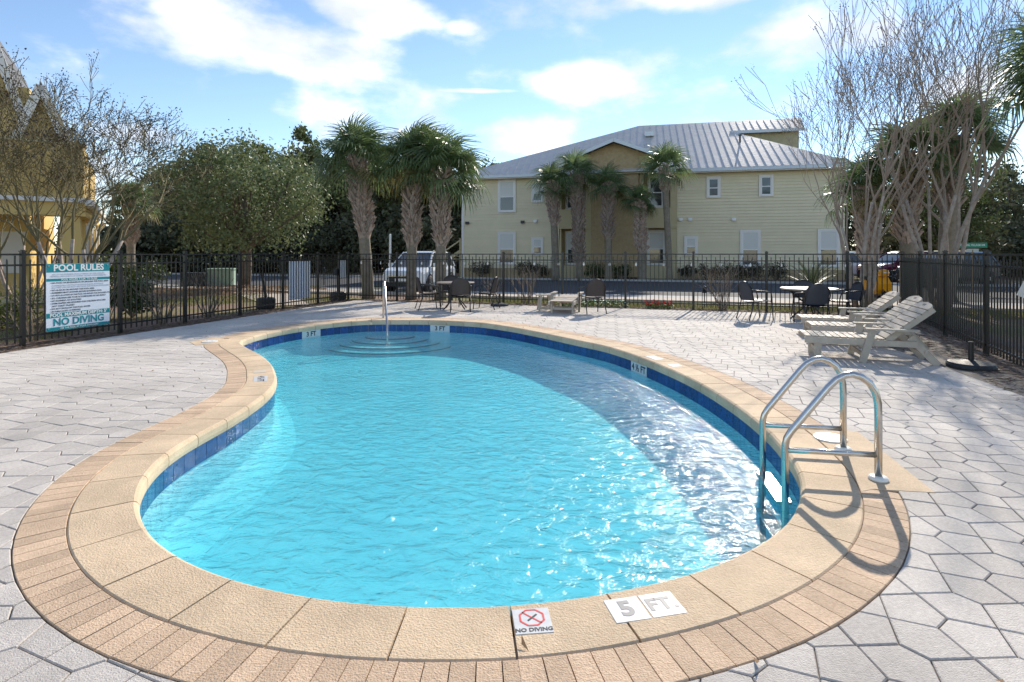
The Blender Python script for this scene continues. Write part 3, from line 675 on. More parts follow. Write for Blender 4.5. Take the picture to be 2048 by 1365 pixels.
for sx in (-1, 1):
    for sy in (-1, 1): MB().lathe([(.012, .004), (.012, .009), (.006, .011)], 8).build('screw', steel_m, ps, loc=(sx * (W_ / 2 - .04), sy * (Hs / 2 - .04), 0))
for (xa, xb, z0, z1, lab) in ((580, 622, .2, 1.29, 'white back of a sign board mounted outside the fence'), (681.5, 693.5, .72, 1.29, 'small white back of a sign beside the gate latch')):
    pa, pb = on_left(xa) - lin * .03, on_left(xb) - lin * .03
    MB().bar((pa.x, pa.y, (z0 + z1) / 2), (pb.x, pb.y, (z0 + z1) / 2), .006, z1 - z0).build('sign_board', signwhite_m, label=lab, category='sign')
# deck and coping plates
def plate(name, label, x, y, w_, h_, rz, m=whitetile_m, z=.0014):
    if rz is None:
        _, sq = near_s(x, y); c_ = off(sq, .175); tg = pool_frame(sq)[2]; x, y, rz = c_.x, c_.y, math.atan2(tg.y, tg.x)
    t = thing(name, label, 'marker', (x, y, z), rz); MB().box(-w_ / 2, w_ / 2, -h_ / 2, h_ / 2, -.001, .004).build('tile', m, t); return t
p = plate('no_diving_tile', 'square white no diving tile with red octagon on the near coping', .083, 2.262, .152, .152, R(6))
oc = MB(); pr_ = [(.052 * math.cos(R(22.5 + 45 * k)), .018 + .052 * math.sin(R(22.5 + 45 * k))) for k in range(9)]
for a, b in zip(pr_, pr_[1:]): oc.bar((a[0], a[1], .0046), (b[0], b[1], .0046), .008, .001)
oc.bar((-.036, .054, .0046), (.036, -.018, .0046), .007, .001); oc.build('prohibition_mark', red_m, p); MB().bar((-.018, .0, .0052), (.022, .036, .0052), .007, .001).build('diver_mark', ink_m, p)
link('lettering', text_mesh('NO DIVING', .029, ink_m, .03), p, (0, -.056, .0045))
p = plate('depth_marker_tile', 'white deck tile with the numeral 5 on the near coping', .483, 2.335, .152, .15, R(12)); link('lettering', text_mesh('5', .13, greyink_m, .035), p, (0, 0, .0045))
p = plate('depth_marker_tile', 'white deck tile reading FT. on the near coping', .64, 2.37, .152, .15, R(13)); link('lettering', text_mesh('FT.', .105, greyink_m, .035), p, (0, 0, .0045))
p = plate('depth_marker_tile', 'white depth tile on the coping bump at the left', -2.86, 6.72, .30, .15, None); link('lettering', text_mesh('4 ½ FT', .10, ink_m, .03), p, (0, 0, .0045))
plate('no_diving_tile', 'worn pale tile lettered on the coping bump beside the depth tile', -3.07, 7.1, .15, .15, None, mat('worn tile', (.6, .52, .42), .6))
plate('depth_marker_tile', 'blank white plate on the far right coping', 2.08, 7.97, .30, .15, None); plate('no_diving_tile', 'small white plate on the right coping past the blank one', 2.17, 7.45, .15, .15, None)
def lid(label, x, y, z=.004):
    t = thing('skimmer_lid', label, 'lid', (x, y, z)); MB().lathe([(.125, 0), (.125, .006), (.118, .01)], 24).build('cover', flange_m, t); MB().lathe([(.085, .0101), (.085, .012)], 20).build('inner_disc', white_m, t)
    for k in (-1, 1): MB().lathe([(.012, .0121), (.012, .0135)], 8, (k * .045, 0, 0)).build('finger_hole', ink_m, t)
lid('round white skimmer lid beside the pool ladder', 2.58, 4.5); lid('round white skimmer lid at the left bulge of the pool', -5.15, 9.45)

# ladder
ld = thing('pool_ladder', 'stainless steel pool ladder with two arched rails on the right coping', 'ladder', (1.86, 3.78, 0), math.atan2(-.173, .985))
for yb, nm in ((0, 0), (.56, 1)):
    path = [(0, yb, -.75), (0, yb, .1), (0, yb, .19), (.012, yb, .245), (.04, yb, .295), (.16, yb, .455), (.27, yb, .60), (.32, yb, .655), (.37, yb, .685), (.42, yb, .695), (.475, yb, .68), (.525, yb, .64), (.56, yb, .58), (.575, yb, .51), (.578, yb, .44), (.578, yb, 0)]
    q = catmull([Vector(p) for p in path], 1); MB().tube(path, .0235, 14).build('rail', steel_m, ld, smooth=True)
    MB().tube([(.0, yb, .165), (.578, yb, .165)], .019, 12).build('crossbar', steel_m, ld, smooth=True)
    MB().lathe([(.06, 0), (.06, .012), (.05, .022), (.03, .026)], 20, (.578, yb, .004)).build('flange', flange_m, ld, smooth=True)
for z in (-.22, -.5): MB().box(-.05, .05, .02, .54, z, z + .025).build('step', steel_m, ld)
hr = thing('handrail', 'stainless steel handrail at the pool entry steps', 'handrail', (-3.0, 12.95, 0))
MB().tube([(0, 0, 0), (0, 0, .76), (.01, -.03, .83), (.03, -.08, .86), (.06, -.16, .84), (.30, -.95, -.05), (.33, -1.05, -.2), (.33, -1.05, -.5)], .024, 12).build('rail', steel_m, hr, smooth=True)
MB().box(-.07, .07, -.05, .05, .0, .012).build('base_plate', flange_m, hr)

# ------------------------------------------------------------------ patio furniture
wick = mat('brown resin weave', (.035, .026, .024), .6, c2=(.07, .055, .05), vscale=90); frame_m = mat('bronze frame', (.025, .022, .022), .4)
slate = mat('slate weave', (.03, .033, .045), .6, c2=(.055, .06, .075), vscale=90); top_m = mat('stone table top', (.50, .44, .37), .5, var=.2, vscale=12)
def make_chair(label, wm=wick, seat_m=None):
    t = thing('patio_chair', label, 'chair')
    mb = MB(); n_ = 9
    for i in range(n_):
        for j in range(2):
            y = -.24 + .48 * i / (n_ - 1); mb.v.append((y, .24 if j else -.21, .43 - .02 * math.sin(math.pi * i / (n_ - 1)) + (.015 if j else 0)))
    mb.f += [(2 * i, 2 * i + 2, 2 * i + 3, 2 * i + 1) for i in range(n_ - 1)]; mb.add([(x, y, z - .03) for x, y, z in mb.v], [(2 * i + 1, 2 * i + 3, 2 * i + 2, 2 * i) for i in range(n_ - 1)]); mb.build('seat', seat_m or wm, t)
    mb = MB()
    for j in range(9):
        z = .44 + .42 * j / 8; hw = .245 * math.sqrt(max(.05, 1 - max(0, (j - 4) / 4.4) ** 2.6)); yy = -.21 - .10 * j / 8
        for i in range(9): f_ = -1 + 2 * i / 8; mb.v.append((f_ * hw, yy - .05 * (1 - f_ * f_), z))
    for j in range(8): mb.f += [(j * 9 + i, j * 9 + i + 1, (j + 1) * 9 + i + 1, (j + 1) * 9 + i) for i in range(8)]
    nv = len(mb.v); mb.v += [(x, y + .018, z) for x, y, z in mb.v]; mb.f += [tuple(q + nv for q in reversed(f_)) for f_ in mb.f[:64]]; mb.build('backrest', wm, t, smooth=True)
    hoop = [(-.245, -.205, .42)] + [(.255 * math.sin(R(a)), -.225 - .085 * (.6 + .4 * math.cos(R(a))), .62 + .245 * math.cos(R(a))) for a in range(-90, 91, 15)] + [(.245, -.205, .42)]
    MB().tube(hoop, .013, 7).build('back_frame', frame_m, t, smooth=True)
    for sx in (-1, 1):
        MB().tube([(sx * .25, -.27, .68), (sx * .28, -.1, .665), (sx * .285, .1, .645), (sx * .275, .2, .61), (sx * .265, .225, .5)], .014, 7).build('arm', frame_m, t, smooth=True)
        MB().tube([(sx * .265, .225, .5), (sx * .255, .25, .2), (sx * .25, .27, 0)], .013, 7).build('leg', frame_m, t, smooth=True)
        MB().tube([(sx * .245, -.205, .43), (sx * .25, -.26, .2), (sx * .255, -.33, 0)], .013, 7).build('leg', frame_m, t, smooth=True)
    MB().tube([(-.25, .235, .42), (.25, .235, .42)], .012, 6).build('seat_frame', frame_m, t)
    return t
def set_at(o, x, y, deg, label=None, group=None):
    o.location = (x, y, 0.002); o.rotation_euler = (0, 0, R(deg))
    if label: o['label'] = label
    if group: o['group'] = group
    return o
c0 = make_chair('brown patio chair with its back to the pool at the palm side table'); set_at(c0, -1.35, 14.55, 5)
set_at(copy_tree(c0), -2.25, 15.0, -70, 'brown woven patio chair at the palm side of the brown table'); set_at(copy_tree(c0), -.72, 15.15, 75, 'brown woven patio chair at the table, beside the umbrella base')
set_at(copy_tree(c0), -1.75, 15.85, 182, 'brown patio chair facing the pool behind the palm side table')
set_at(copy_tree(c0), 2.03, 14.05, 12, 'lone brown patio chair beside the low lounger')
c1 = make_chair('dark blue patio chair with pale seat standing apart left of the stone table', slate, mat('pale seat', (.34, .33, .33), .6)); set_at(c1, 5.6, 12.75, -80)
c2 = make_chair('dark patio chair with its back to the pool in front of the stone table', slate); set_at(c2, 6.45, 11.95, -3)
set_at(copy_tree(c2), 7.0, 13.15, 170, 'dark patio chair against the fence behind the stone table'); set_at(copy_tree(c2), 7.55, 12.6, 85, 'dark patio chair between the stone table and the sun loungers')
def make_table(label, r_, m, x, y):
    t = thing('patio_table', label, 'table', (x, y, .002))
    MB().lathe([(r_ - .02, .69), (r_, .70), (r_, .72), (r_ - .015, .727)], 32).build('top', m, t); MB().lathe([(r_ - .05, .66), (r_ - .05, .689)], 24).build('apron', frame_m, t)
    for k in range(4):
        a = R(45 + 90 * k); MB().tube([(.42 * math.cos(a), .42 * math.sin(a), .66), (.12 * math.cos(a), .12 * math.sin(a), .4), (.14 * math.cos(a), .14 * math.sin(a), .25), (.40 * math.cos(a), .40 * math.sin(a), .0)], .018, 7).build('leg', frame_m, t, smooth=True)
    MB().lathe([(.13, .36), (.13, .38)], 16).build('ring', frame_m, t)
make_table('round brown metal table among four chairs by the palms', .52, mat('brown table top', (.30, .25, .22), .4), -1.55, 15.2)
make_table('round stone topped table among the dark chairs', .60, top_m, 6.72, 12.55)
def umb_base(label, x, y, r_, h_):
    t = thing('umbrella_stand', label, 'umbrella stand', (x, y, .002)); MB().lathe([(r_, 0), (r_, .03), (r_ * .93, .06), (r_ * .3, .085), (.05, .09)], 24).build('base', mat('black cast resin', (.02, .024, .03), .5), t); MB().lathe([(.032, .09), (.032, h_), (.026, h_ + .005)], 12).build('tube', frame_m, t)
umb_base('black umbrella base standing by the street fence beside the brown table', -.36, 16.0, .26, .34); umb_base('black umbrella base on the deck in front of the loungers', 6.08, 7.35, .27, .33)
taupe = mat('weathered taupe slats', (.52, .45, .365), .7, c2=(.44, .38, .305), vscale=8, rand=.05)
def make_lounger(label, back=40):
    t = thing('sun_lounger', label, 'sun lounger'); W2 = .31
    for s_ in (-1, 1):
        MB().box(0, 1.36, s_ * W2 - .02, s_ * W2 + .02, .23, .31).build('side_rail', taupe, t)
        MB().bar((.17, s_ * (W2 - .045), 0), (.17, s_ * (W2 - .045), .30), .045, .09, (1, 0, 0)).build('leg', taupe, t)
        MB().bar((.70, s_ * (W2 + .045), 0), (.83, s_ * (W2 + .045), .45), .045, .085, (1, 0, 0)).build('leg', taupe, t)
        MB().bar((1.60, s_ * (W2 - .045), 0), (1.28, s_ * (W2 - .045), .36), .04, .09, (1, 0, 1)).build('leg', taupe, t)
        MB().box(.74, 1.36, s_ * (W2 + .045) - .05, s_ * (W2 + .045) + .05, .45, .475).build('arm', taupe, t)
    MB().bar((.17, -W2, .12), (.17, W2, .12), .03, .05).build('stretcher', taupe, t); MB().bar((.72, -W2, .1), (.72, W2, .1), .03, .05).build('stretcher', taupe, t); MB().bar((1.46, -W2, .17), (1.46, W2, .17), .03, .05).build('stretcher', taupe, t)
    for k in range(11): MB().box(.01 + k * .09, .085 + k * .09, -W2 + .021, W2 - .021, .311, .33).build('slat', taupe, t)
    bk = link('backrest', None, t, (1.0, 0, .32)); bk.rotation_euler = (0, -R(back), 0)
    for s_ in (-1, 1): MB().box(0, .70, s_ * (W2 - .04) - .02, s_ * (W2 - .04) + .02, -.06, .0).build('back_rail', taupe, bk)
    for k in range(7): MB().box(.01 + k * .09, .085 + k * .09, -W2 + .021, W2 - .021, .001, .02).build('slat', taupe, bk)
    hd = MB(); prf = [(.64, -W2 + .02), (.70, -W2 + .02), (.74, -.2), (.765, 0), (.74, .2), (.70, W2 - .02), (.64, W2 - .02)]
    hd.prism(prf, .001, .021); hd.build('head_board', taupe, bk); MB().box(.69, .725, -.05, .05, .0212, .0225).build('hand_slot', ink_m, bk)
    return t
def set_l(o, x, y, deg, label): o.location = (x, y, .002); o.rotation_euler = (0, 0, R(deg)); o['label'] = label; o['group'] = 'taupe slatted loungers'
l0 = make_lounger('x'); set_l(l0, 4.3, 8.24, -19.9, 'taupe slatted sun lounger at the open end of the row, beside the ladder')
set_l(copy_tree(l0), 5.02, 9.4, -19.5, 'taupe slatted sun lounger in the middle of the row of three'); set_l(copy_tree(l0), 5.42, 10.5, -19, 'taupe slatted sun lounger of the row that stands beside the stone table')
l3 = make_lounger('x', 2); set_l(l3, 1.22, 13.75, 76, 'lounger lying flat beside the lone brown chair')
t = thing('side_table', 'small pale slatted side table next to the flat lounger', 'table', (.88, 14.75, .002), R(5))
MB().box(-.25, .25, -.22, .22, .40, .425).build('top', taupe, t)
for sy in (-.18, .18):
    for s_ in (-1, 1): MB().bar((s_ * .18, sy + s_ * .012, 0), (-s_ * .05 * 0 + s_ * .12, sy + s_ * .012, .40), .03, .045, (1, 0, 0)).build('leg', taupe, t)
    MB().bar((-.18, sy + .03, .06), (.18, sy + .03, .06), .025, .04).build('stretcher', taupe, t)
t = thing('closed_umbrella', 'folded off white patio umbrella standing by the right hand fence', 'umbrella', (6.40, 6.5, 0))
um = MB(); um.v = []; prf = [(.03, 2.05), (.10, 1.7), (.2, 1.3), (.30, .95)]
for r_, z in prf:
    for k in range(24): a = 2 * math.pi * k / 24; q = r_ * (1 + (.22 if k % 3 == 0 else -.1) * (r_ / .3)); um.v.append((q * math.cos(a), q * math.sin(a), z + (.05 if k % 3 == 0 else 0)))
for i in range(3): um.f += [(i * 24 + k, i * 24 + (k + 1) % 24, (i + 1) * 24 + (k + 1) % 24, (i + 1) * 24 + k) for k in range(24)]
um.build('canopy', mat('off white canvas', (.62, .58, .52), .8), t); MB().lathe([(.02, 0), (.02, 2.12)], 10).build('pole', frame_m, t)
# ------------------------------------------------------------------ vegetation
bark_m = mat('grey brown bark', (.20, .155, .12), .9, c2=(.11, .08, .06), vscale=9, bump=.6, bscale=25)
pale_bark = mat('pale crape myrtle bark', (.44, .37, .31), .8, c2=(.28, .22, .18), vscale=7)
twig_m = mat('grey twig', (.30, .24, .19), .85)
olive_twig = mat('olive twig', (.15, .125, .06), .85)
palm_m = mat('palm leaf', (.105, .165, .065), .4, c2=(.17, .225, .10), vscale=2, rand=.25, transl=.42)
palm_dry = mat('old palm leaf', (.20, .17, .06), .6, rand=.2, transl=.3)
boot_m = mat('palm boot', (.44, .36, .30), .85, c2=(.24, .17, .13), vscale=6, rand=.2)
ptrunk_m = mat('palm trunk', (.26, .22, .18), .9, c2=(.17, .15, .10), vscale=7, bump=.6, bscale=18)
oak_m = mat('live oak leaf', (.11, .155, .055), .55, c2=(.23, .26, .12), vscale=1.6, transl=.25)
dark_leaf = mat('dark woodland leaf', (.075, .088, .042), .7, c2=(.12, .12, .065), vscale=.5, rand=.3, transl=.2)
pine_leaf = mat('yellow green leaf', (.09, .12, .035), .7, c2=(.15, .17, .06), vscale=.7, rand=.25, transl=.2)
shrub_m = mat('glossy shrub leaf', (.035, .065, .018), .45, c2=(.08, .12, .03), vscale=5, transl=.2)
lime_m = mat('lime shrub leaf', (.20, .22, .03), .5, c2=(.11, .14, .02), vscale=6, transl=.3)
brown_m = mat('winter shrub leaf', (.085, .075, .04), .8, c2=(.05, .042, .028), vscale=5)
pod_m = mat('seed pod', (.045, .03, .028), .8)

# fan palm frond: petiole along +X, blades fan out at its end
def frond_mesh(seed, m):
    r = random.Random(seed); mb = MB(); pl = .75
    pet = [(0, 0, 0), (.3, 0, .06), (.55, 0, .08), (pl, 0, .06)]
    mb.tube(pet, [.02, .014, .011, .009], 4, False)
    nb = 30
    for k in range(nb):
        a = R(-118 + 236 * k / (nb - 1)) + r.uniform(-.03, .03); ln = (.78 + .22 * math.cos(a * .6)) * r.uniform(.86, 1.05)
        d = Vector((math.cos(a), math.sin(a), 0)); sd_ = Vector((-d.y, d.x, 0)); o = Vector((pl - .05, 0, .06)); wd = .026
        lift = .10 * abs(math.sin(a)); rows = []
        for t_, w_, dz in ((.0, .006, 0), (.35, wd, .05 + lift * .4), (.65, wd * .75, .02 + lift * .5), (.88, wd * .4, -.10 - r.uniform(0, .1)), (1.0, .003, -.22 - r.uniform(0, .16))):
            c = o + d * (ln * t_ * (1 if t_ < .8 else .96)) + Vector((0, 0, dz - .12 * t_ * t_)); rows.append((c - sd_ * w_ + Vector((0, 0, .008 * (k % 2))), c + sd_ * w_ + Vector((0, 0, -.008 * (k % 2)))))
        st_ = len(mb.v)
        for p_, q_ in rows: mb.v += [tuple(p_), tuple(q_)]
        mb.f += [(st_ + 2 * i, st_ + 2 * i + 1, st_ + 2 * i + 3, st_ + 2 * i + 2) for i in range(4)]
    return mb.mesh('frond', m)
fronds = [frond_mesh(q, palm_m) for q in range(4)]; dryf = frond_mesh(9, palm_dry)
def boot_shape(mb, mtx, sc=1.):
    P_ = [(-.055, 0, 0), (.055, 0, 0), (.03, .05, .14), (-.03, .05, .14), (.05, .13, .30), (-.0, .10, .22), (-.05, .13, .30), (.025, .12, .30), (-.025, .12, .30)]
    vs = [mtx @ (Vector(q) * sc) for q in P_] + [mtx @ ((Vector(q) + Vector((0, -.03, .0))) * sc) for q in P_]
    mb.add(vs, [(0, 1, 2, 3), (3, 2, 5), (2, 4, 7, 5), (3, 5, 8, 6), (9, 12, 11, 10), (12, 14, 11), (11, 14, 16, 13), (12, 15, 17, 14), (0, 3, 12, 9), (1, 10, 11, 2), (2, 11, 13, 4), (3, 6, 15, 12), (4, 13, 16, 7), (6, 8, 17, 15), (5, 7, 16, 14), (5, 14, 17, 8)])
boot_me = MB(); boot_shape(boot_me, Matrix()); boot_me = boot_me.mesh('leaf_base', boot_m)
def palm(label, base, top, r0, boots_from, nf, fr_sc=1., seed=1, each_boot=False, group=None, bulge=1.25, dry=3, nbt=None):
    r = random.Random(seed); base = Vector(base); top = Vector(top); H = (top - base).z
    t = thing('palm_tree', label, 'palm tree', base, 0, group); ax = top - base
    def at(z): f_ = z / H; return Vector((ax.x * f_ ** 1.3, ax.y * f_ ** 1.3, z))
    def rad(z): f_ = z / H; return r0 * (1.08 - .12 * f_) * (1.15 if f_ < .03 else 1)
    MB().tube([at(H * k / 14) for k in range(15)], [rad(H * k / 14) * r.uniform(.96, 1.04) for k in range(15)], 14).build('trunk', ptrunk_m, t, smooth=True)
    jb = MB(); nrow = int((H - boots_from) / .115); per = 7
    for k in range(nrow):
        z = boots_from + (H - boots_from) * k / nrow; f_ = k / nrow; rr = rad(z) * (1 + (bulge - 1) * min(1, f_ * 2.5))
        for q in range(per):
            a = 2 * math.pi * (q + .5 * (k % 2)) / per + .08 * k + r.uniform(-.08, .08); c = at(z); s_ = (r0 / .17) * r.uniform(1.1, 1.4)
            mt = Matrix.Translation(c) @ Matrix.Rotation(a - math.pi / 2, 4, 'Z') @ Matrix.Translation((0, rr * .92, 0)) @ Matrix.Rotation(R(r.uniform(-9, 9) + (22 if q % 2 else -22)), 4, 'Y') @ Matrix.Rotation(R(r.uniform(-4, 12) * (1.6 if f_ < .12 else 1)), 4, 'X')
            if each_boot:
                o = link('leaf_base', boot_me, t); o.matrix_local = mt @ Matrix.Scale(s_, 4)
            else: boot_shape(jb, mt, s_)
    if not each_boot and jb.v: jb.build('leaf_bases', boot_m, t, kind='stuff')
    for k in range(nf):
        f_ = k / nf; el_ = R(82 - 112 * f_ ** .85 + r.uniform(-9, 9)); a = k * 2.39996 + r.uniform(-.25, .25)
        o = link('frond', dryf if k >= nf - dry else fronds[k % 4], t); s_ = fr_sc * r.uniform(.88, 1.08)
        o.matrix_local = Matrix.Translation(at(H) + Vector((0, 0, -.05 - .25 * f_))) @ Matrix.Rotation(a, 4, 'Z') @ Matrix.Rotation(-el_, 4, 'Y') @ Matrix.Rotation(r.uniform(-.5, .5), 4, 'X') @ Matrix.Scale(s_, 4)
    return t
palm('tall palm with a smooth foot, nearest the gate and leaning towards it', (-4.92, 19.0, -.07), (-5.35, 19.1, 4.75), .19, 2.1, 27, 1.05, 3, True, dry=1)
palm('palm in the middle of the three in front of the white car', (-3.46, 19.0, -.07), (-3.38, 19.2, 4.75), .17, 1.75, 24, 1.0, 4, True, dry=2)
palm('palm with shaggy brown boots between the white car and the dining table', (-2.46, 19.0, -.07), (-2.38, 18.9, 4.3), .17, 1.8, 28, 1.1, 5, True, bulge=1.5, dry=1)
GB = 'palms along the apartment front'
for k, (bx, tx, tz, sc_, lab) in enumerate(((1112, 1104, 5.6, 1.0, 'leftmost short booted palm before the apartment bay windows'), (1159, 1152, 6.1, 1.05, 'fully booted palm before the left bay of the apartments'), (1217, 1216, 5.4, .95, 'palm with reddish trunk before the shingled bay'), (1285, 1277, 4.5, .8, 'shortest palm beside the right bay of the apartments'), (1339, 1328, 6.3, 1.05, 'smooth trunked palm before the right bay of the apartments'))):
    y_ = 33.3 - .225 * ((bx - 1024) / 1110 * 33); x_ = (bx - 1024) / 1110 * y_
    palm(lab, (x_, y_, -.07), ((tx - 1024) / 1110 * y_, y_, tz), .2 if k != 4 else .17, (3.2, .9, 2.4, 1.6, 5.0)[k], 17, 1.0 * sc_, 20 + k, False, GB, dry=1)
palm('distant palm with pale boots between the house and the oak', (-20.6, 30, -.07), (-20.6, 30, 4.2), .2, 2.0, 22, 1.0, 31)
palm('palm with red brown trunk behind the bare crape myrtles', (12.4, 17.4, -.07), (12.55, 17.6, 4.5), .2, 1.9, 17, 1.0, 32, bulge=1.5)
palm('wide grey palm behind the thick crape myrtle stems', (14.4, 18.4, -.07), (14.6, 18.4, 5.4), .24, 3.0, 20, 1.15, 33, dry=1)
palm('booted palm beside the apartment corner behind the thin crape myrtle', (11.7, 18.0, -.07), (11.5, 18.2, 3.6), .2, 1.2, 16, .95, 34, dry=1)
palm('palm beyond the right fence whose crown reaches over the deck corner', (12.3, 12.0, -.07), (12.15, 11.8, 5.55), .18, 2.5, 32, 1.1, 35, dry=0)

def grow(mb, p, d, ln, rad, lev, r, tips, bend=.18, split=2, up=.12, shrink=.76, minr=.0065, sides=5):
    pts = [p]; rr = [rad]; n_ = 3 if lev > 1 else 2
    for k in range(n_):
        d = (d + Vector((r.gauss(0, bend), r.gauss(0, bend), r.gauss(0, bend * .6) + up))).normalized(); p = p + d * (ln / n_); pts.append(p); rr.append(max(minr, rad * (1 - .32 * (k + 1) / n_)))
    mb.tube(pts, rr, sides if rad > .02 else 3, False)
    if lev <= 0: tips.append((p, d)); return
    for k in range(split + (1 if r.random() < .35 else 0)):
        a = r.uniform(0, 6.283); e = d.orthogonal().normalized(); e = Matrix.Rotation(a, 3, d) @ e
        nd = (d + e * r.uniform(.35, .75)).normalized(); q = pts[-1] if k < 2 else pts[-2]
        grow(mb, q, nd, ln * shrink * r.uniform(.8, 1.15), rr[-1] * r.uniform(.62, .85), lev - 1, r, tips, bend, split, up, shrink, minr, sides)
def leaf_quad(mb, p, sz, r, flat=0.):
    n_ = Vector((r.gauss(0, 1), r.gauss(0, 1), r.gauss(0, 1) + flat)).normalized(); u_ = n_.orthogonal().normalized(); u_ = Matrix.Rotation(r.uniform(0, 6.28), 3, n_) @ u_; w_ = n_.cross(u_)
    o = len(mb.v); mb.v += [tuple(p - u_ * sz), tuple(p + w_ * sz * .45), tuple(p + u_ * sz), tuple(p - w_ * sz * .45)]; mb.f.append((o, o + 1, o + 2, o + 3))
def bare_tree(label, base, stems, h, lev, seed, tm, cm, pods=0, spread=.28, name='crape_myrtle', rad=.05, up=.12, bend=.13, shrink=.78, leafy=0, leaf_m=None):
    r = random.Random(seed); t = thing(name, label, 'tree', base); tr_ = MB(); cr = MB(); tips = []; pd = MB()
    for k in range(stems):
        a = 2 * math.pi * k / stems + r.uniform(-.4, .4); d = Vector((math.cos(a) * spread, math.sin(a) * spread, 1)).normalized(); p0 = Vector((math.cos(a), math.sin(a), 0)) * r.uniform(.06, .26)
        pts = [p0]; hh = h * r.uniform(.32, .45)
        for q in range(5): d = (d + Vector((r.gauss(0, .07), r.gauss(0, .07), .03))).normalized(); pts.append(pts[-1] + d * hh / 5)
        R0 = rad * r.uniform(.75, 1.2); tr_.tube(pts, [R0 * (1.1 - .08 * q) for q in range(6)], 7)
        for q in range(3): grow(cr, pts[-1 - (q == 2)], (d + Vector((r.gauss(0, .33), r.gauss(0, .33), .0))).normalized(), h * .21 * r.uniform(.85, 1.15), R0 * .58, lev, r, tips, bend, 2, up, shrink)
    tr_.build('trunk', tm, t, smooth=True); c_ = cr.build('crown', cm, t)
    if pods:
        for p, d in tips:
            if r.random() < pods:
                for q in range(r.randint(3, 7)): leaf_quad(pd, p + Vector((r.gauss(0, .06), r.gauss(0, .06), r.gauss(.03, .06))), r.uniform(.018, .032), r)
        pd.build('seed_pods', pod_m, c_, kind='stuff')
    if leafy:
        lf = MB()
        for p, d in tips:
            for q in range(leafy): leaf_quad(lf, p + Vector((r.gauss(0, .1), r.gauss(0, .1), r.gauss(0, .1))), r.uniform(.02, .04), r)
        lf.build('leaves', leaf_m, c_, kind='stuff')
    return t
bare_tree('bare crape myrtle with dark seed pods rising behind the pool rules sign', (-9.9, 12.4, -.07), 7, 5.1, 5, 41, pale_bark, olive_twig, .9, .33, up=.05, rad=.055)
bare_tree('bare crape myrtle with slender stems in front of the yellow house porch', (-11.6, 13.2, -.07), 5, 4.6, 5, 42, pale_bark, olive_twig, .6, .26, up=.07, rad=.04)
bare_tree('grey bare crape myrtle with many thin stems beside the apartment corner', (9.9, 15.7, -.07), 7, 7.2, 4, 43, pale_bark, twig_m, .5, .19, up=.16, bend=.10, rad=.05)
bare_tree('tall bare crape myrtle with thick pale stems behind the loungers', (12.0, 15.6, -.07), 8, 8.8, 4, 44, pale_bark, twig_m, .1, .15, up=.18, bend=.10, rad=.062)

def leafy_tree(name, label, base, h, rx, leaf_m, seed, nl, sz, trunk_h, tr_r, clumps=60, group=None, zc=.62, zr_=.38, tm=bark_m, build_only=False):
    r = random.Random(seed); t = thing(name, label, 'tree', base, r.uniform(0, 6), group); tk = MB(); lf = MB()
    tk.tube([(0, 0, 0), (.04 * h * r.uniform(-1, 1), .03 * h * r.uniform(-1, 1), trunk_h * .5), (.05 * h * r.uniform(-1, 1), 0, trunk_h), (0, 0, h * .75)], [tr_r * 1.25, tr_r, tr_r * .85, tr_r * .25], 8)
    cl = []
    for k in range(clumps):
        while True:
            q = Vector((r.uniform(-1, 1), r.uniform(-1, 1), r.uniform(-1, 1)))
            if .25 < q.length < 1: break
        c = Vector((q.x * rx, q.y * rx, h * zc + q.z * h * zr_)); cl.append((c, r.uniform(.16, .34) * rx))
        if k % 3 == 0: tk.tube([(0, 0, trunk_h * r.uniform(.8, 1.1)), c * .5 + Vector((0, 0, trunk_h * .4)), c], [tr_r * .4, tr_r * .22, .012], 4, False)
    for k in range(nl):
        c, s_ = cl[r.randrange(clumps)]; g = Vector((r.gauss(0, 1), r.gauss(0, 1), r.gauss(0, .75))); g = g.normalized() * min(2.0, abs(r.gauss(.8, .35)))
        leaf_quad(lf, c + g * s_, sz * r.uniform(.6, 1.3), r, .5)
    tk.build('trunk', tm, t, smooth=True); lf.build('crown', leaf_m, t)
    return t
leafy_tree('live_oak', 'round evergreen oak on a mound of brown leaves behind the left fence', (-11.7, 24.2, .0), 6.6, 3.3, oak_m, 51, 21000, .08, 1.9, .22, 75, zc=.60, zr_=.36)
# far woods: four kinds, copied
GW = 'trees of the woods across the street'
kinds = [leafy_tree('woodland_tree', 'dark woodland tree across the street', (-26, 52, -.07), 12, 3.6, dark_leaf, 61, 5200, .24, 4, .22, 60, GW, .58, .42),
         leafy_tree('woodland_tree', 'dark woodland tree across the street', (-18, 50, -.07), 11, 3.2, dark_leaf, 62, 4800, .22, 3, .2, 50, GW, .55, .45),
         leafy_tree('woodland_tree', 'yellow green woodland tree across the street', (-13, 54, -.07), 13, 2.8, pine_leaf, 63, 3600, .22, 6, .2, 40, GW, .66, .33),
         leafy_tree('woodland_bush', 'dark undergrowth bush at the edge of the woods', (-30, 46, -.07), 4.2, 3.0, dark_leaf, 64, 4200, .2, .5, .1, 40, GW, .48, .48)]
r_ = random.Random(5)
def plant(k, x, y, s): o = copy_tree(kinds[k]); o.location = (x, y, -.07); o.rotation_euler = (0, 0, r_.uniform(0, 6.28)); o.scale = (s * r_.uniform(.9, 1.1), s * r_.uniform(.9, 1.1), s * r_.uniform(.88, 1.12))
for k in range(22): plant(k % 3, -34 + 1.45 * k + r_.uniform(-1, 1), 52 + r_.uniform(-3, 5), r_.uniform(.72, 1.02))
for k in range(15): plant(3, -36 + 2.3 * k + r_.uniform(-.8, .8), 47.5 + r_.uniform(-1, 1), r_.uniform(.85, 1.2))
for k in range(14): plant(k % 3, -38 + 2.6 * k, 60 + r_.uniform(-2, 4), r_.uniform(.8, 1.05))
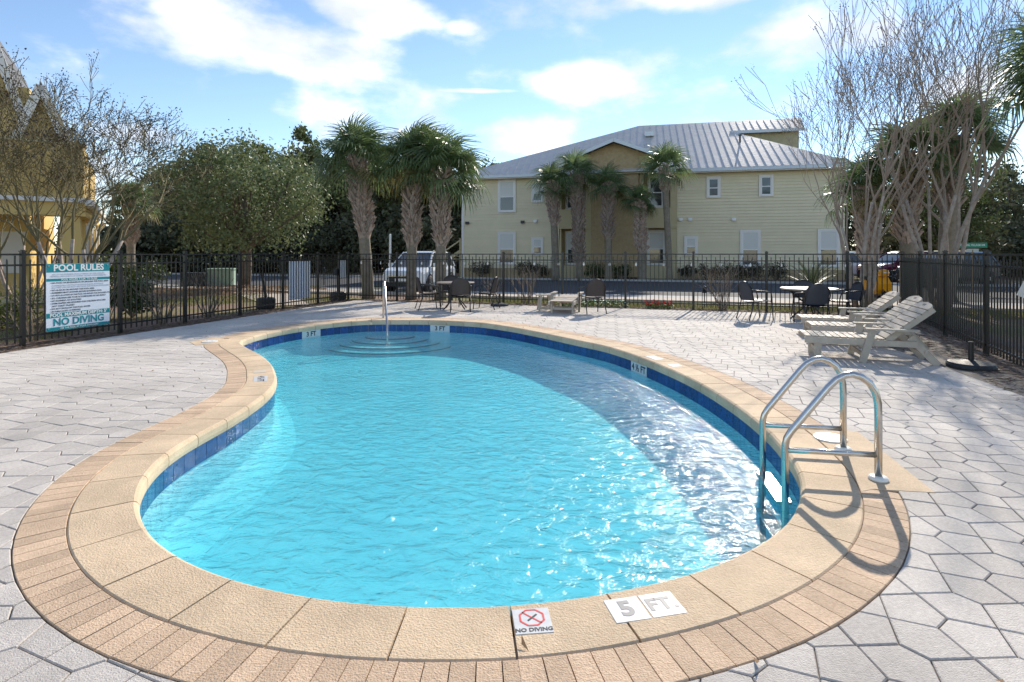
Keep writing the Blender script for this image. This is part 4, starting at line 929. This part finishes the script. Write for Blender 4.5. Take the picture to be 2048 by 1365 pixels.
for k in range(9): plant(k % 2, 29 + 2.7 * k + r_.uniform(-1, 1), 44 + r_.uniform(-4, 5), r_.uniform(.62, .85))
for k in range(8): plant(3, 27 + 2.6 * k, 38 + r_.uniform(-2, 2), r_.uniform(.8, 1.1))
leafy_tree('leafy_tree', 'yellow green tree beside the street sign', (25.5, 33, -.07), 7.5, 2.9, pine_leaf, 66, 9000, .13, 2, .18, 60)
# shrubs
def bush(label, x, y, rx, h, m, seed, nl=1800, sz=.05, name='shrub', group=None):
    r = random.Random(seed); t = thing(name, label, 'shrub', (x, y, -.06), 0, group); lf = MB(); tk = MB(); cl = [(Vector((r.uniform(-.7, .7) * rx, r.uniform(-.7, .7) * rx, h * r.uniform(.25, .8))), r.uniform(.2, .4) * rx) for k in range(18)]
    for c, s_ in cl: tk.tube([(0, 0, 0), c * .5, c], [.02, .012, .006], 4, False)
    for k in range(nl):
        c, s_ = cl[r.randrange(18)]; g = Vector((r.gauss(0, 1), r.gauss(0, 1), r.gauss(0, .8))).normalized() * abs(r.gauss(.8, .3)); p = c + g * s_; p.z = max(.02, p.z); leaf_quad(lf, p, sz * r.uniform(.6, 1.3), r, .4)
    tk.build('stems', twig_m, t); lf.build('foliage', m, t)
def twigs(label, x, y, h, n_, seed, m=twig_m, spread=.55, lev=2, group=None):
    r = random.Random(seed); t = thing('bare_shrub', label, 'shrub', (x, y, -.06), 0, group); mb = MB(); tips = []
    for k in range(n_):
        a = r.uniform(0, 6.28); d = Vector((math.cos(a) * spread * r.uniform(.3, 1), math.sin(a) * spread * r.uniform(.3, 1), 1)).normalized(); grow(mb, Vector((math.cos(a) * .06, math.sin(a) * .06, 0)), d, h * .5, .014, lev, r, tips, .12, 2, .06, .62, .003, 4)
    mb.build('stems', m, t)
bush('lime green shrub below the yellow house porch', -10.3, 11.6, 1.0, .95, lime_m, 71, 2600, .045); bush('dark glossy shrub between the sign and the second fence post', -9.3, 13.6, .6, 1.1, shrub_m, 72, 2400, .05)
bush('clipped dark hedge beside the yellow house columns', -16.5, 23.5, 1.6, 1.6, shrub_m, 73, 3500, .07, 'hedge')
GS = 'bare winter shrubs outside the fence'
tw = mat('pale winter twig', (.27, .215, .16), .85)
for k, (x, y, h, n_, lab) in enumerate(((-8.55, 9.9, 1.15, 12, 'bare shrub behind the left edge of the rules sign'), (-8.35, 11.3, 1.2, 10, 'bare shrub behind the right edge of the rules sign'), (-7.75, 12.3, 1.1, 16, 'bare spreading shrub behind the third fence panel'), (-7.35, 13.4, 1.15, 16, 'bare spreading shrub behind the panel with the umbrella stand'), (.45, 17.0, 1.25, 14, 'bare shrub behind the street fence near the side table'), (5.75, 15.1, 1.35, 18, 'bare shrub behind the street fence by the stand alone chair'), (-.6, 17.3, .9, 8, 'low bare shrub behind the umbrella base at the street fence'))):
    twigs(lab, x, y, h, n_, 80 + k, tw, group=GS)
def on_fac(x, v_): y_ = v_ / (.952 + .307 * (x - 1024) / 1110); return ((x - 1024) / 1110 * y_, y_)
SHL = ['wide brown shrub below the left end ground floor window', 'brown shrub between the left ground floor windows', 'small brown shrub at the foot of the leftmost palm', 'dark green shrub between the booted palm and the red trunked one', 'dark green shrub between the red trunked palm and the shortest palm', 'small brown shrub right of the smooth trunked palm', 'brown shrub below the small right wing window', 'brown shrub left of the tall right wing window', 'brown shrub under the tall right wing window', 'brown shrub right of the tall right wing window']
for k, (px, m, rx, h) in enumerate(((962, brown_m, .9, 1.1), (1048, brown_m, .8, 1.15), (1080, brown_m, .6, .95), (1186, shrub_m, .75, 1.05), (1243, shrub_m, .7, 1.0), (1375, brown_m, .6, 1.0), (1420, brown_m, .8, 1.0), (1462, brown_m, .8, 1.1), (1505, brown_m, .8, 1.15), (1550, brown_m, .8, 1.1))):
    x, y = on_fac(px, 33.9); bush(SHL[k], x, y, rx, h, m, 90 + k, 1300, .055, 'foundation_shrub', 'shrubs along the apartment wall')
# sago palm
sg = thing('sago_palm', 'sago palm with arching feather fronds behind the stone table', 'palm', (9.2, 17.0, -.06))
MB().lathe([(.17, 0), (.27, .12), (.30, .3), (.24, .46), (.1, .52)], 14).build('trunk', mat('sago trunk', (.20, .12, .06), .9, c2=(.09, .055, .03), vscale=14, bump=1, bscale=30), sg)
def sago_mesh():
    mb = MB(); pts = [Vector((.12 * k + .01 * k * 0, 0, .34 * math.sin(min(1.9, k * .19)) - .0)) for k in range(11)]; mb.tube(pts, [.012] * 10 + [.004], 4, False)
    for k in range(4, 44):
        f_ = k / 44 * 10; i = int(f_); p = pts[i].lerp(pts[min(10, i + 1)], f_ - i); ln = .2 * math.sin(math.pi * min(1, .15 + k / 48)) + .03
        for s_ in (-1, 1):
            e = p + Vector((.07, s_ * ln, .05)); o = len(mb.v); mb.v += [tuple(p + Vector((-.008, 0, 0))), tuple(p + Vector((.008, 0, 0))), tuple(e)]; mb.f.append((o, o + 1, o + 2))
    return mb.mesh('frond', mat('sago leaf', (.06, .10, .03), .4, c2=(.17, .19, .10), vscale=3, rand=.2, transl=.2))
sm = sago_mesh()
for k in range(26):
    o = link('frond', sm, sg, (0, 0, .46)); o.rotation_euler = (0, -R(52 - 50 * (k / 26)), k * 2.4); o.scale = (.78, .78, .78)
# grass verge, pine straw, flowers
def scatter(name, m, n_, fn, hgt, wdt, seed, lie=False, **tags):
    r = random.Random(seed); mb = MB()
    for k in range(n_):
        x, y, z = fn(r); a = r.uniform(0, 6.28); h = hgt * r.uniform(.5, 1.3); c, s_ = math.cos(a), math.sin(a); o = len(mb.v)
        if lie: mb.v += [(x - c * h, y - s_ * h, z), (x - s_ * wdt, y + c * wdt, z + .012), (x + c * h, y + s_ * h, z + r.uniform(0, .03))]
        else: mb.v += [(x - c * wdt, y - s_ * wdt, z), (x + c * wdt, y + s_ * wdt, z), (x + s_ * h * .5, y - c * h * .5, z + h)]
        mb.f.append((o, o + 1, o + 2))
    return mb.build(name, m, kind='stuff', **tags)
def verge(r): p = U * r.uniform(-7, 22) + V * r.uniform(16.2, 18.3); return p.x, p.y, -.06
scatter('grass', grass_m, 42000, verge, .07, .006, 1)
def lawn(r):
    while True:
        x, y = r.uniform(-22, -5), r.uniform(9, 27)
        if mnoise.noise((x * .35, y * .35, 0)) > .12 and (Vector((x, y)) - LA).dot(lin) < -.5: return x, y, -.06
scatter('grass', grass_m, 30000, lawn, .07, .006, 2)
mbed = MB()
def ribbon(a, b, w0, w1): mbed.add([(a.x + w0.x, a.y + w0.y, -.03), (b.x + w0.x, b.y + w0.y, -.03), (b.x + w1.x, b.y + w1.y, -.03), (a.x + w1.x, a.y + w1.y, -.03)], [(0, 1, 2, 3)])
ribbon(LL0, LB, lin * .5, -lin * .35); ribbon(LB, RB, -V * .45, V * .45); ribbon(RR0, RB, rin * .6, -rin * .9)
mbed.build('mulch_bed', mulch_m, kind='structure')
def straw(r):
    k = r.random()
    if k < .38: p = lerp2(LL0, LB, r.random()) + lin * r.uniform(-.25, .5)
    elif k < .68: p = lerp2(LB, RB, r.random()) + V * r.uniform(-.42, .3)
    else: p = lerp2(RR0, RB, r.random()) + rin * r.uniform(-.6, .62)
    return p.x, p.y, -.028 + r.uniform(0, .03)
scatter('pine_straw', straw_m, 17000, straw, .075, .005, 3, True)
def litter(r): a = r.uniform(0, 6.28); q = 3.6 * math.sqrt(r.random()); return -11.6 + q * math.cos(a), 23.6 + q * .8 * math.sin(a), -.05 + .22 * max(0, 1 - q / 3.6)
scatter('leaf_litter', mat('fallen oak leaf', (.30, .17, .085), .9, c2=(.17, .10, .055), vscale=3), 9000, litter, .06, .04, 4, True)
def flowers(name, label, x, y, w_, fm, seed, n_):
    r = random.Random(seed); t = thing(name, label, 'flowers', (x, y, -.04)); a = MB(); b = MB()
    for k in range(n_): leaf_quad(a, Vector((r.uniform(-w_, w_), r.uniform(-.25, .25), r.uniform(.02, .16))), .04, r, 1.)
    for k in range(n_ // 2): leaf_quad(b, Vector((r.uniform(-w_, w_), r.uniform(-.25, .25), r.uniform(.13, .24))), .04, r, 1.5)
    a.build('leaves', mat('flower leaf', (.06, .12, .03), .6, transl=.2), t); b.build('blooms', fm, t)
flowers('flower_patch', 'patch of white and green bedding flowers along the street fence', 2.3, 15.75, 1.0, mat('white bloom', (.6, .72, .5), .6), 1, 420); flowers('flower_patch', 'clump of red flowers behind the street fence', 4.05, 15.35, .38, mat('red bloom', (.72, .045, .025), .6), 2, 260)

# ------------------------------------------------------------------ vehicles
tyre_m = mat('tyre rubber', (.012, .012, .013), .8); rim_m = mat('alloy rim', (.55, .56, .58), .3, .8); cglass = mat('car glass', (.03, .04, .045), .05, spec=.9); lamp_m = mat('lamp lens', (.7, .72, .75), .1); blackpl = mat('black plastic', (.015, .015, .017), .5); chrome = mat('chrome', (.7, .71, .73), .12, 1.)
def car(label, paint, x, y, head, group=None, suv=True):
    t = thing('parked_car', label, 'car', (x, y, -.05), head, group); zt_ = 1.66 if suv else 1.45
    S_ = [(-2.22, .5, .82, .74), (-2.14, .34, 1.0, .84), (-1.6, .26, 1.04, .9), (-.6, .24, 1.02, .915), (.5, .24, 1.01, .915), (1.2, .25, 1.02, .905), (1.75, .27, .97, .88), (2.08, .32, .88, .82), (2.22, .42, .74, .72)]
    mb = MB()
    for (xx, a, b, hw) in S_:
        for (fy, z) in ((-.88, a), (-1, a + .14), (-1, b - .16), (-.9, b), (.9, b), (1, b - .16), (1, a + .14), (.88, a)): mb.v.append((xx, fy * hw, z))
    for i in range(len(S_) - 1): mb.f += [(i * 8 + k, i * 8 + (k + 1) % 8, (i + 1) * 8 + (k + 1) % 8, (i + 1) * 8 + k) for k in range(8)]
    mb.f += [tuple(range(7, -1, -1)), tuple(range(64, 72))]; bd = mb.build('body', paint, t, smooth=False)
    zb = 1.0; B_ = [(-2.05, .80), (1.28, .80)]; Tq = [(-1.78, .63), (.38, .63)]
    cb = MB().add([(-2.08, -.83, zb), (1.3, -.83, zb), (1.3, .83, zb), (-2.08, .83, zb), (-1.72, -.64, zt_ - .05), (.36, -.64, zt_ - .05), (.36, .64, zt_ - .05), (-1.72, .64, zt_ - .05)], [(0, 1, 5, 4), (1, 2, 6, 5), (2, 3, 7, 6), (3, 0, 4, 7)]); cb.build('windows', cglass, t)
    rfm = MB(); rfm.add([(-1.85, -.68, zt_ - .07), (.42, -.67, zt_ - .07), (.42, .67, zt_ - .07), (-1.85, .68, zt_ - .07), (-1.6, -.56, zt_), (.15, -.55, zt_), (.15, .55, zt_), (-1.6, .56, zt_)], [(0, 1, 5, 4), (1, 2, 6, 5), (2, 3, 7, 6), (3, 0, 4, 7), (4, 5, 6, 7), (3, 2, 1, 0)]); rfm.build('roof', paint, t)
    for s_ in (-1, 1):
        for (xa, xb) in ((1.3, .37), (.2, .05), (-.95, -.85), (-2.08, -1.72)): MB().bar((xa, s_ * .835, zb - .01), (xb, s_ * .645, zt_ - .06), .05, .09, (1, 0, 0)).build('pillar', paint, t)
        MB().box(.85, 1.02, s_ * .98 - .09, s_ * .98 + .09, 1.02, 1.17).build('mirror', paint, t)
        MB().add([(2.02, s_ * .80, .68), (2.19, s_ * .5, .70), (2.21, s_ * .45, .80), (2.02, s_ * .83, .82)], [(0, 1, 2, 3) if s_ > 0 else (3, 2, 1, 0)]).build('headlight', lamp_m, t)
        MB().bar((-1.0, s_ * .60, zt_ + .03), (.1, s_ * .60, zt_ + .03), .03, .03).build('roof_rail', chrome, t)
        for xx in (-1.4, 1.38):
            wh = link('wheel', None, t, (xx, s_ * .82, .34)); wh.rotation_euler = (R(90) * (-s_), 0, 0)
            MB().lathe([(.2, -.11), (.32, -.11), (.345, -.06), (.345, .06), (.32, .1), (.24, .11)], 22).build('tyre', tyre_m, wh, smooth=True); rm = MB().lathe([(.235, .07), (.235, .085), (.05, .105)], 14)
            for k in range(5): a = 2 * math.pi * k / 5; rm.bar((.05 * math.cos(a), .05 * math.sin(a), .11), (.22 * math.cos(a), .22 * math.sin(a), .108), .055, .02)
            rm.build('rim', rim_m, wh); MB().lathe([(.40, -.1), (.40, .085), (.36, .086)], 22).build('arch', blackpl, wh)
    MB().box(2.16, 2.245, -.5, .5, .45, .66).build('grille', blackpl, t); MB().box(2.1, 2.24, -.62, .62, .27, .44).build('bumper', blackpl, t); MB().bar((2.25, -.5, .67), (2.25, .5, .67), .02, .03).build('trim_bar', chrome, t); MB().box(2.246, 2.252, -.25, .25, .47, .58).build('plate', white_m, t)
    for s_ in (-1, 1): MB().bar((2.25, s_ * .5, .66), (2.22, s_ * .66, .42), .03, .035).build('trim_bar', chrome, t)
white_p = mat('white car paint', (.72, .75, .78), .25, coat=.6); navy_p = mat('dark blue car paint', (.02, .03, .055), .25, coat=.8); maroon_p = mat('maroon car paint', (.16, .012, .03), .25, coat=.8)
car('white sport utility car parked behind the palms', white_p, -3.9, 23.9, math.atan2(-.985, -.20))
car('dark blue car parked behind the scooter', navy_p, 21.6, 27.6, math.atan2(.0, -1) + .15, None, True)
car('maroon car parked beyond the dark blue one', maroon_p, 21.8, 31.0, math.atan2(0, -1) + .12); car('white car half hidden by the crape myrtle stems', white_p, 20.6, 33.6, .1)
sc = thing('scooter', 'yellow motor scooter parked by the kerb behind the fence corner', 'scooter', (10.75, 16.35, .02), R(-100)); yp = mat('yellow scooter paint', (.75, .33, .01), .3, coat=.6)
for xx in (.6, -.55):
    w_ = link('wheel', None, sc, (xx, 0, .22)); w_.rotation_euler = (R(90), 0, 0); MB().lathe([(.13, -.05), (.2, -.05), (.225, 0), (.2, .05), (.13, .05)], 18).build('tyre', tyre_m, w_, smooth=True); MB().lathe([(.12, -.045), (.12, .045)], 12).build('rim', rim_m, w_)
MB().add([(.42, -.2, .32), (.42, .2, .32), (.5, .17, .62), (.5, -.17, .62), (.36, .13, .84), (.36, -.13, .84), (.33, -.2, .3), (.33, .2, .3), (.38, .17, .62), (.38, -.17, .62), (.28, .13, .84), (.28, -.13, .84)], [(0, 1, 2, 3), (3, 2, 4, 5), (7, 6, 9, 8), (8, 9, 11, 10), (0, 3, 9, 6), (3, 5, 11, 9), (1, 7, 8, 2), (2, 8, 10, 4), (5, 4, 10, 11), (0, 6, 7, 1)]).build('leg_shield', yp, sc)
MB().lathe([(.02, -.12), (.13, -.08), (.15, 0), (.12, .08), (.03, .11)], 14, (.40, 0, .93)).build('headlamp_cowl', yp, sc, smooth=True); MB().lathe([(.06, 0), (.05, .02)], 12).build('headlamp', lamp_m, sc, loc=(.53, 0, .93))
MB().add([(.8, -.07, .36), (.8, .07, .36), (.6, .09, .47), (.6, -.09, .47), (.4, .08, .42), (.4, -.08, .42)], [(0, 1, 2, 3), (3, 2, 4, 5)]).build('front_fender', yp, sc); MB().tube([(.36, -.34, 1.0), (.38, 0, .97), (.36, .34, 1.0)], .015, 6).build('handlebar', blackpl, sc)
MB().box(-.15, .35, -.16, .16, .2, .27).build('footboard', blackpl, sc); MB().add([(-.9, -.12, .55), (-.1, -.17, .3), (-.1, .17, .3), (-.9, .12, .55), (-.85, -.12, .72), (-.12, -.14, .66), (-.12, .14, .66), (-.85, .12, .72)], [(0, 1, 5, 4), (1, 2, 6, 5), (2, 3, 7, 6), (3, 0, 4, 7), (4, 5, 6, 7), (3, 2, 1, 0)]).build('rear_body', yp, sc); MB().box(-.8, -.1, -.12, .12, .725, .79).build('seat', blackpl, sc)

# ------------------------------------------------------------------ street furniture
ss = thing('street_sign', 'green street name sign on a post beyond the right fence', 'sign', (18.25, 22.0, -.06), R(-8)); MB().lathe([(.03, 0), (.03, 1.72)], 8).build('post', mat('sign post', (.3, .2, .12), .8), ss)
gs = mat('sign green', (.0, .22, .12), .4); MB().box(-.53, .53, -.01, .01, 1.80, 2.0).build('blade', gs, ss); MB().box(-.22, .22, -.02, -.0, 1.62, 1.76).build('plate', mat('pale plate', (.45, .5, .45), .5), ss)
me = text_mesh('TOPSAIL VILLAGE DR', .095, white_m, .02); lt = link('lettering', me, ss, (0, -.0115, 1.9)); lt.rotation_euler = (R(90), 0, 0)
def path_light(label, x, y, h=.6):
    t = thing('path_light', label, 'light', (x, y, -.06)); MB().lathe([(.015, 0), (.015, h - .16)], 8).build('stake', dark_m, t)
    for k in range(3): MB().lathe([(.03, 0), (.085, .005), (.03, .045)], 14, (0, 0, h - .17 + .05 * k)).build('louvre', dark_m, t)
    MB().lathe([(.075, 0), (.05, .035), (.01, .06)], 14, (0, 0, h - .02)).build('cap', dark_m, t)
path_light('black tiered path light on the grass behind the red flowers', 5.55, 16.0); path_light('black path light on the lawn beyond the gate', -9.35, 27.6, .85)
def stand(label, x, y, lean):
    t = thing('umbrella_tub', label, 'umbrella stand', (x, y, -.06)); MB().lathe([(.24, 0), (.26, .05), (.26, .26), (.22, .3), (.08, .32)], 20).build('tub', mat('black tub', (.02, .022, .026), .45), t); MB().tube([(0, 0, .3), (-lean, 0, .85), (-lean * 1.2, 0, 1.0)], [.045, .04, .06], 10).build('stub', blackpl, t)
stand('black umbrella tub with leaning stub on the lawn left of the white sign back', -7.05, 15.9, .09); stand('black umbrella tub just outside the pool gate', -5.75, 18.35, .02)
tb = thing('transformer_box', 'pale green utility transformer box beside the oak', 'utility box', (-14.15, 26.6, -.06), R(15)); gp_ = mat('utility green', (.30, .42, .34), .6); MB().box(-.35, .75, -.4, .4, .08, .80).build('cabinet', gp_, tb); MB().box(-.4, .8, -.46, .46, .80, .86).build('lid', gp_, tb); MB().box(-.45, .85, -.5, .5, 0, .08).build('pad', concrete_m, tb)
ac = thing('air_conditioner', 'black louvred air conditioning unit beside the green utility box', 'air conditioner', (-14.8, 25.9, -.06), R(15)); MB().box(-.5, .5, -.4, .4, .02, .68).build('cabinet', blackpl, ac)
for k in range(9): MB().box(-.47, .47, -.415, -.401, .08 + k * .065, .11 + k * .065).build('louvre', dark_m, ac)
pl = thing('marker_pole', 'plain white pole standing beside the white car', 'pole', (-5.6, 25.5, -.06)); MB().lathe([(.05, 0), (.05, 2.45), (.03, 2.47)], 10).build('shaft', white_m, pl)

# a few blown leaves on the paving
def deck_leaf(r):
    while True:
        x, y = r.uniform(-7, 7), r.uniform(1.8, 15)
        d_, _ = near_s(x, y)
        if inside(DECK, x, y) and not inside(POOL, x, y) and d_ > .1 and mnoise.noise((x * .5, y * .5, 3)) > -.1: return x, y, .004
scatter('fallen_leaves', mat('dry leaf', (.26, .15, .07), .9, c2=(.14, .08, .04), vscale=4), 130, deck_leaf, .028, .016, 12, True)
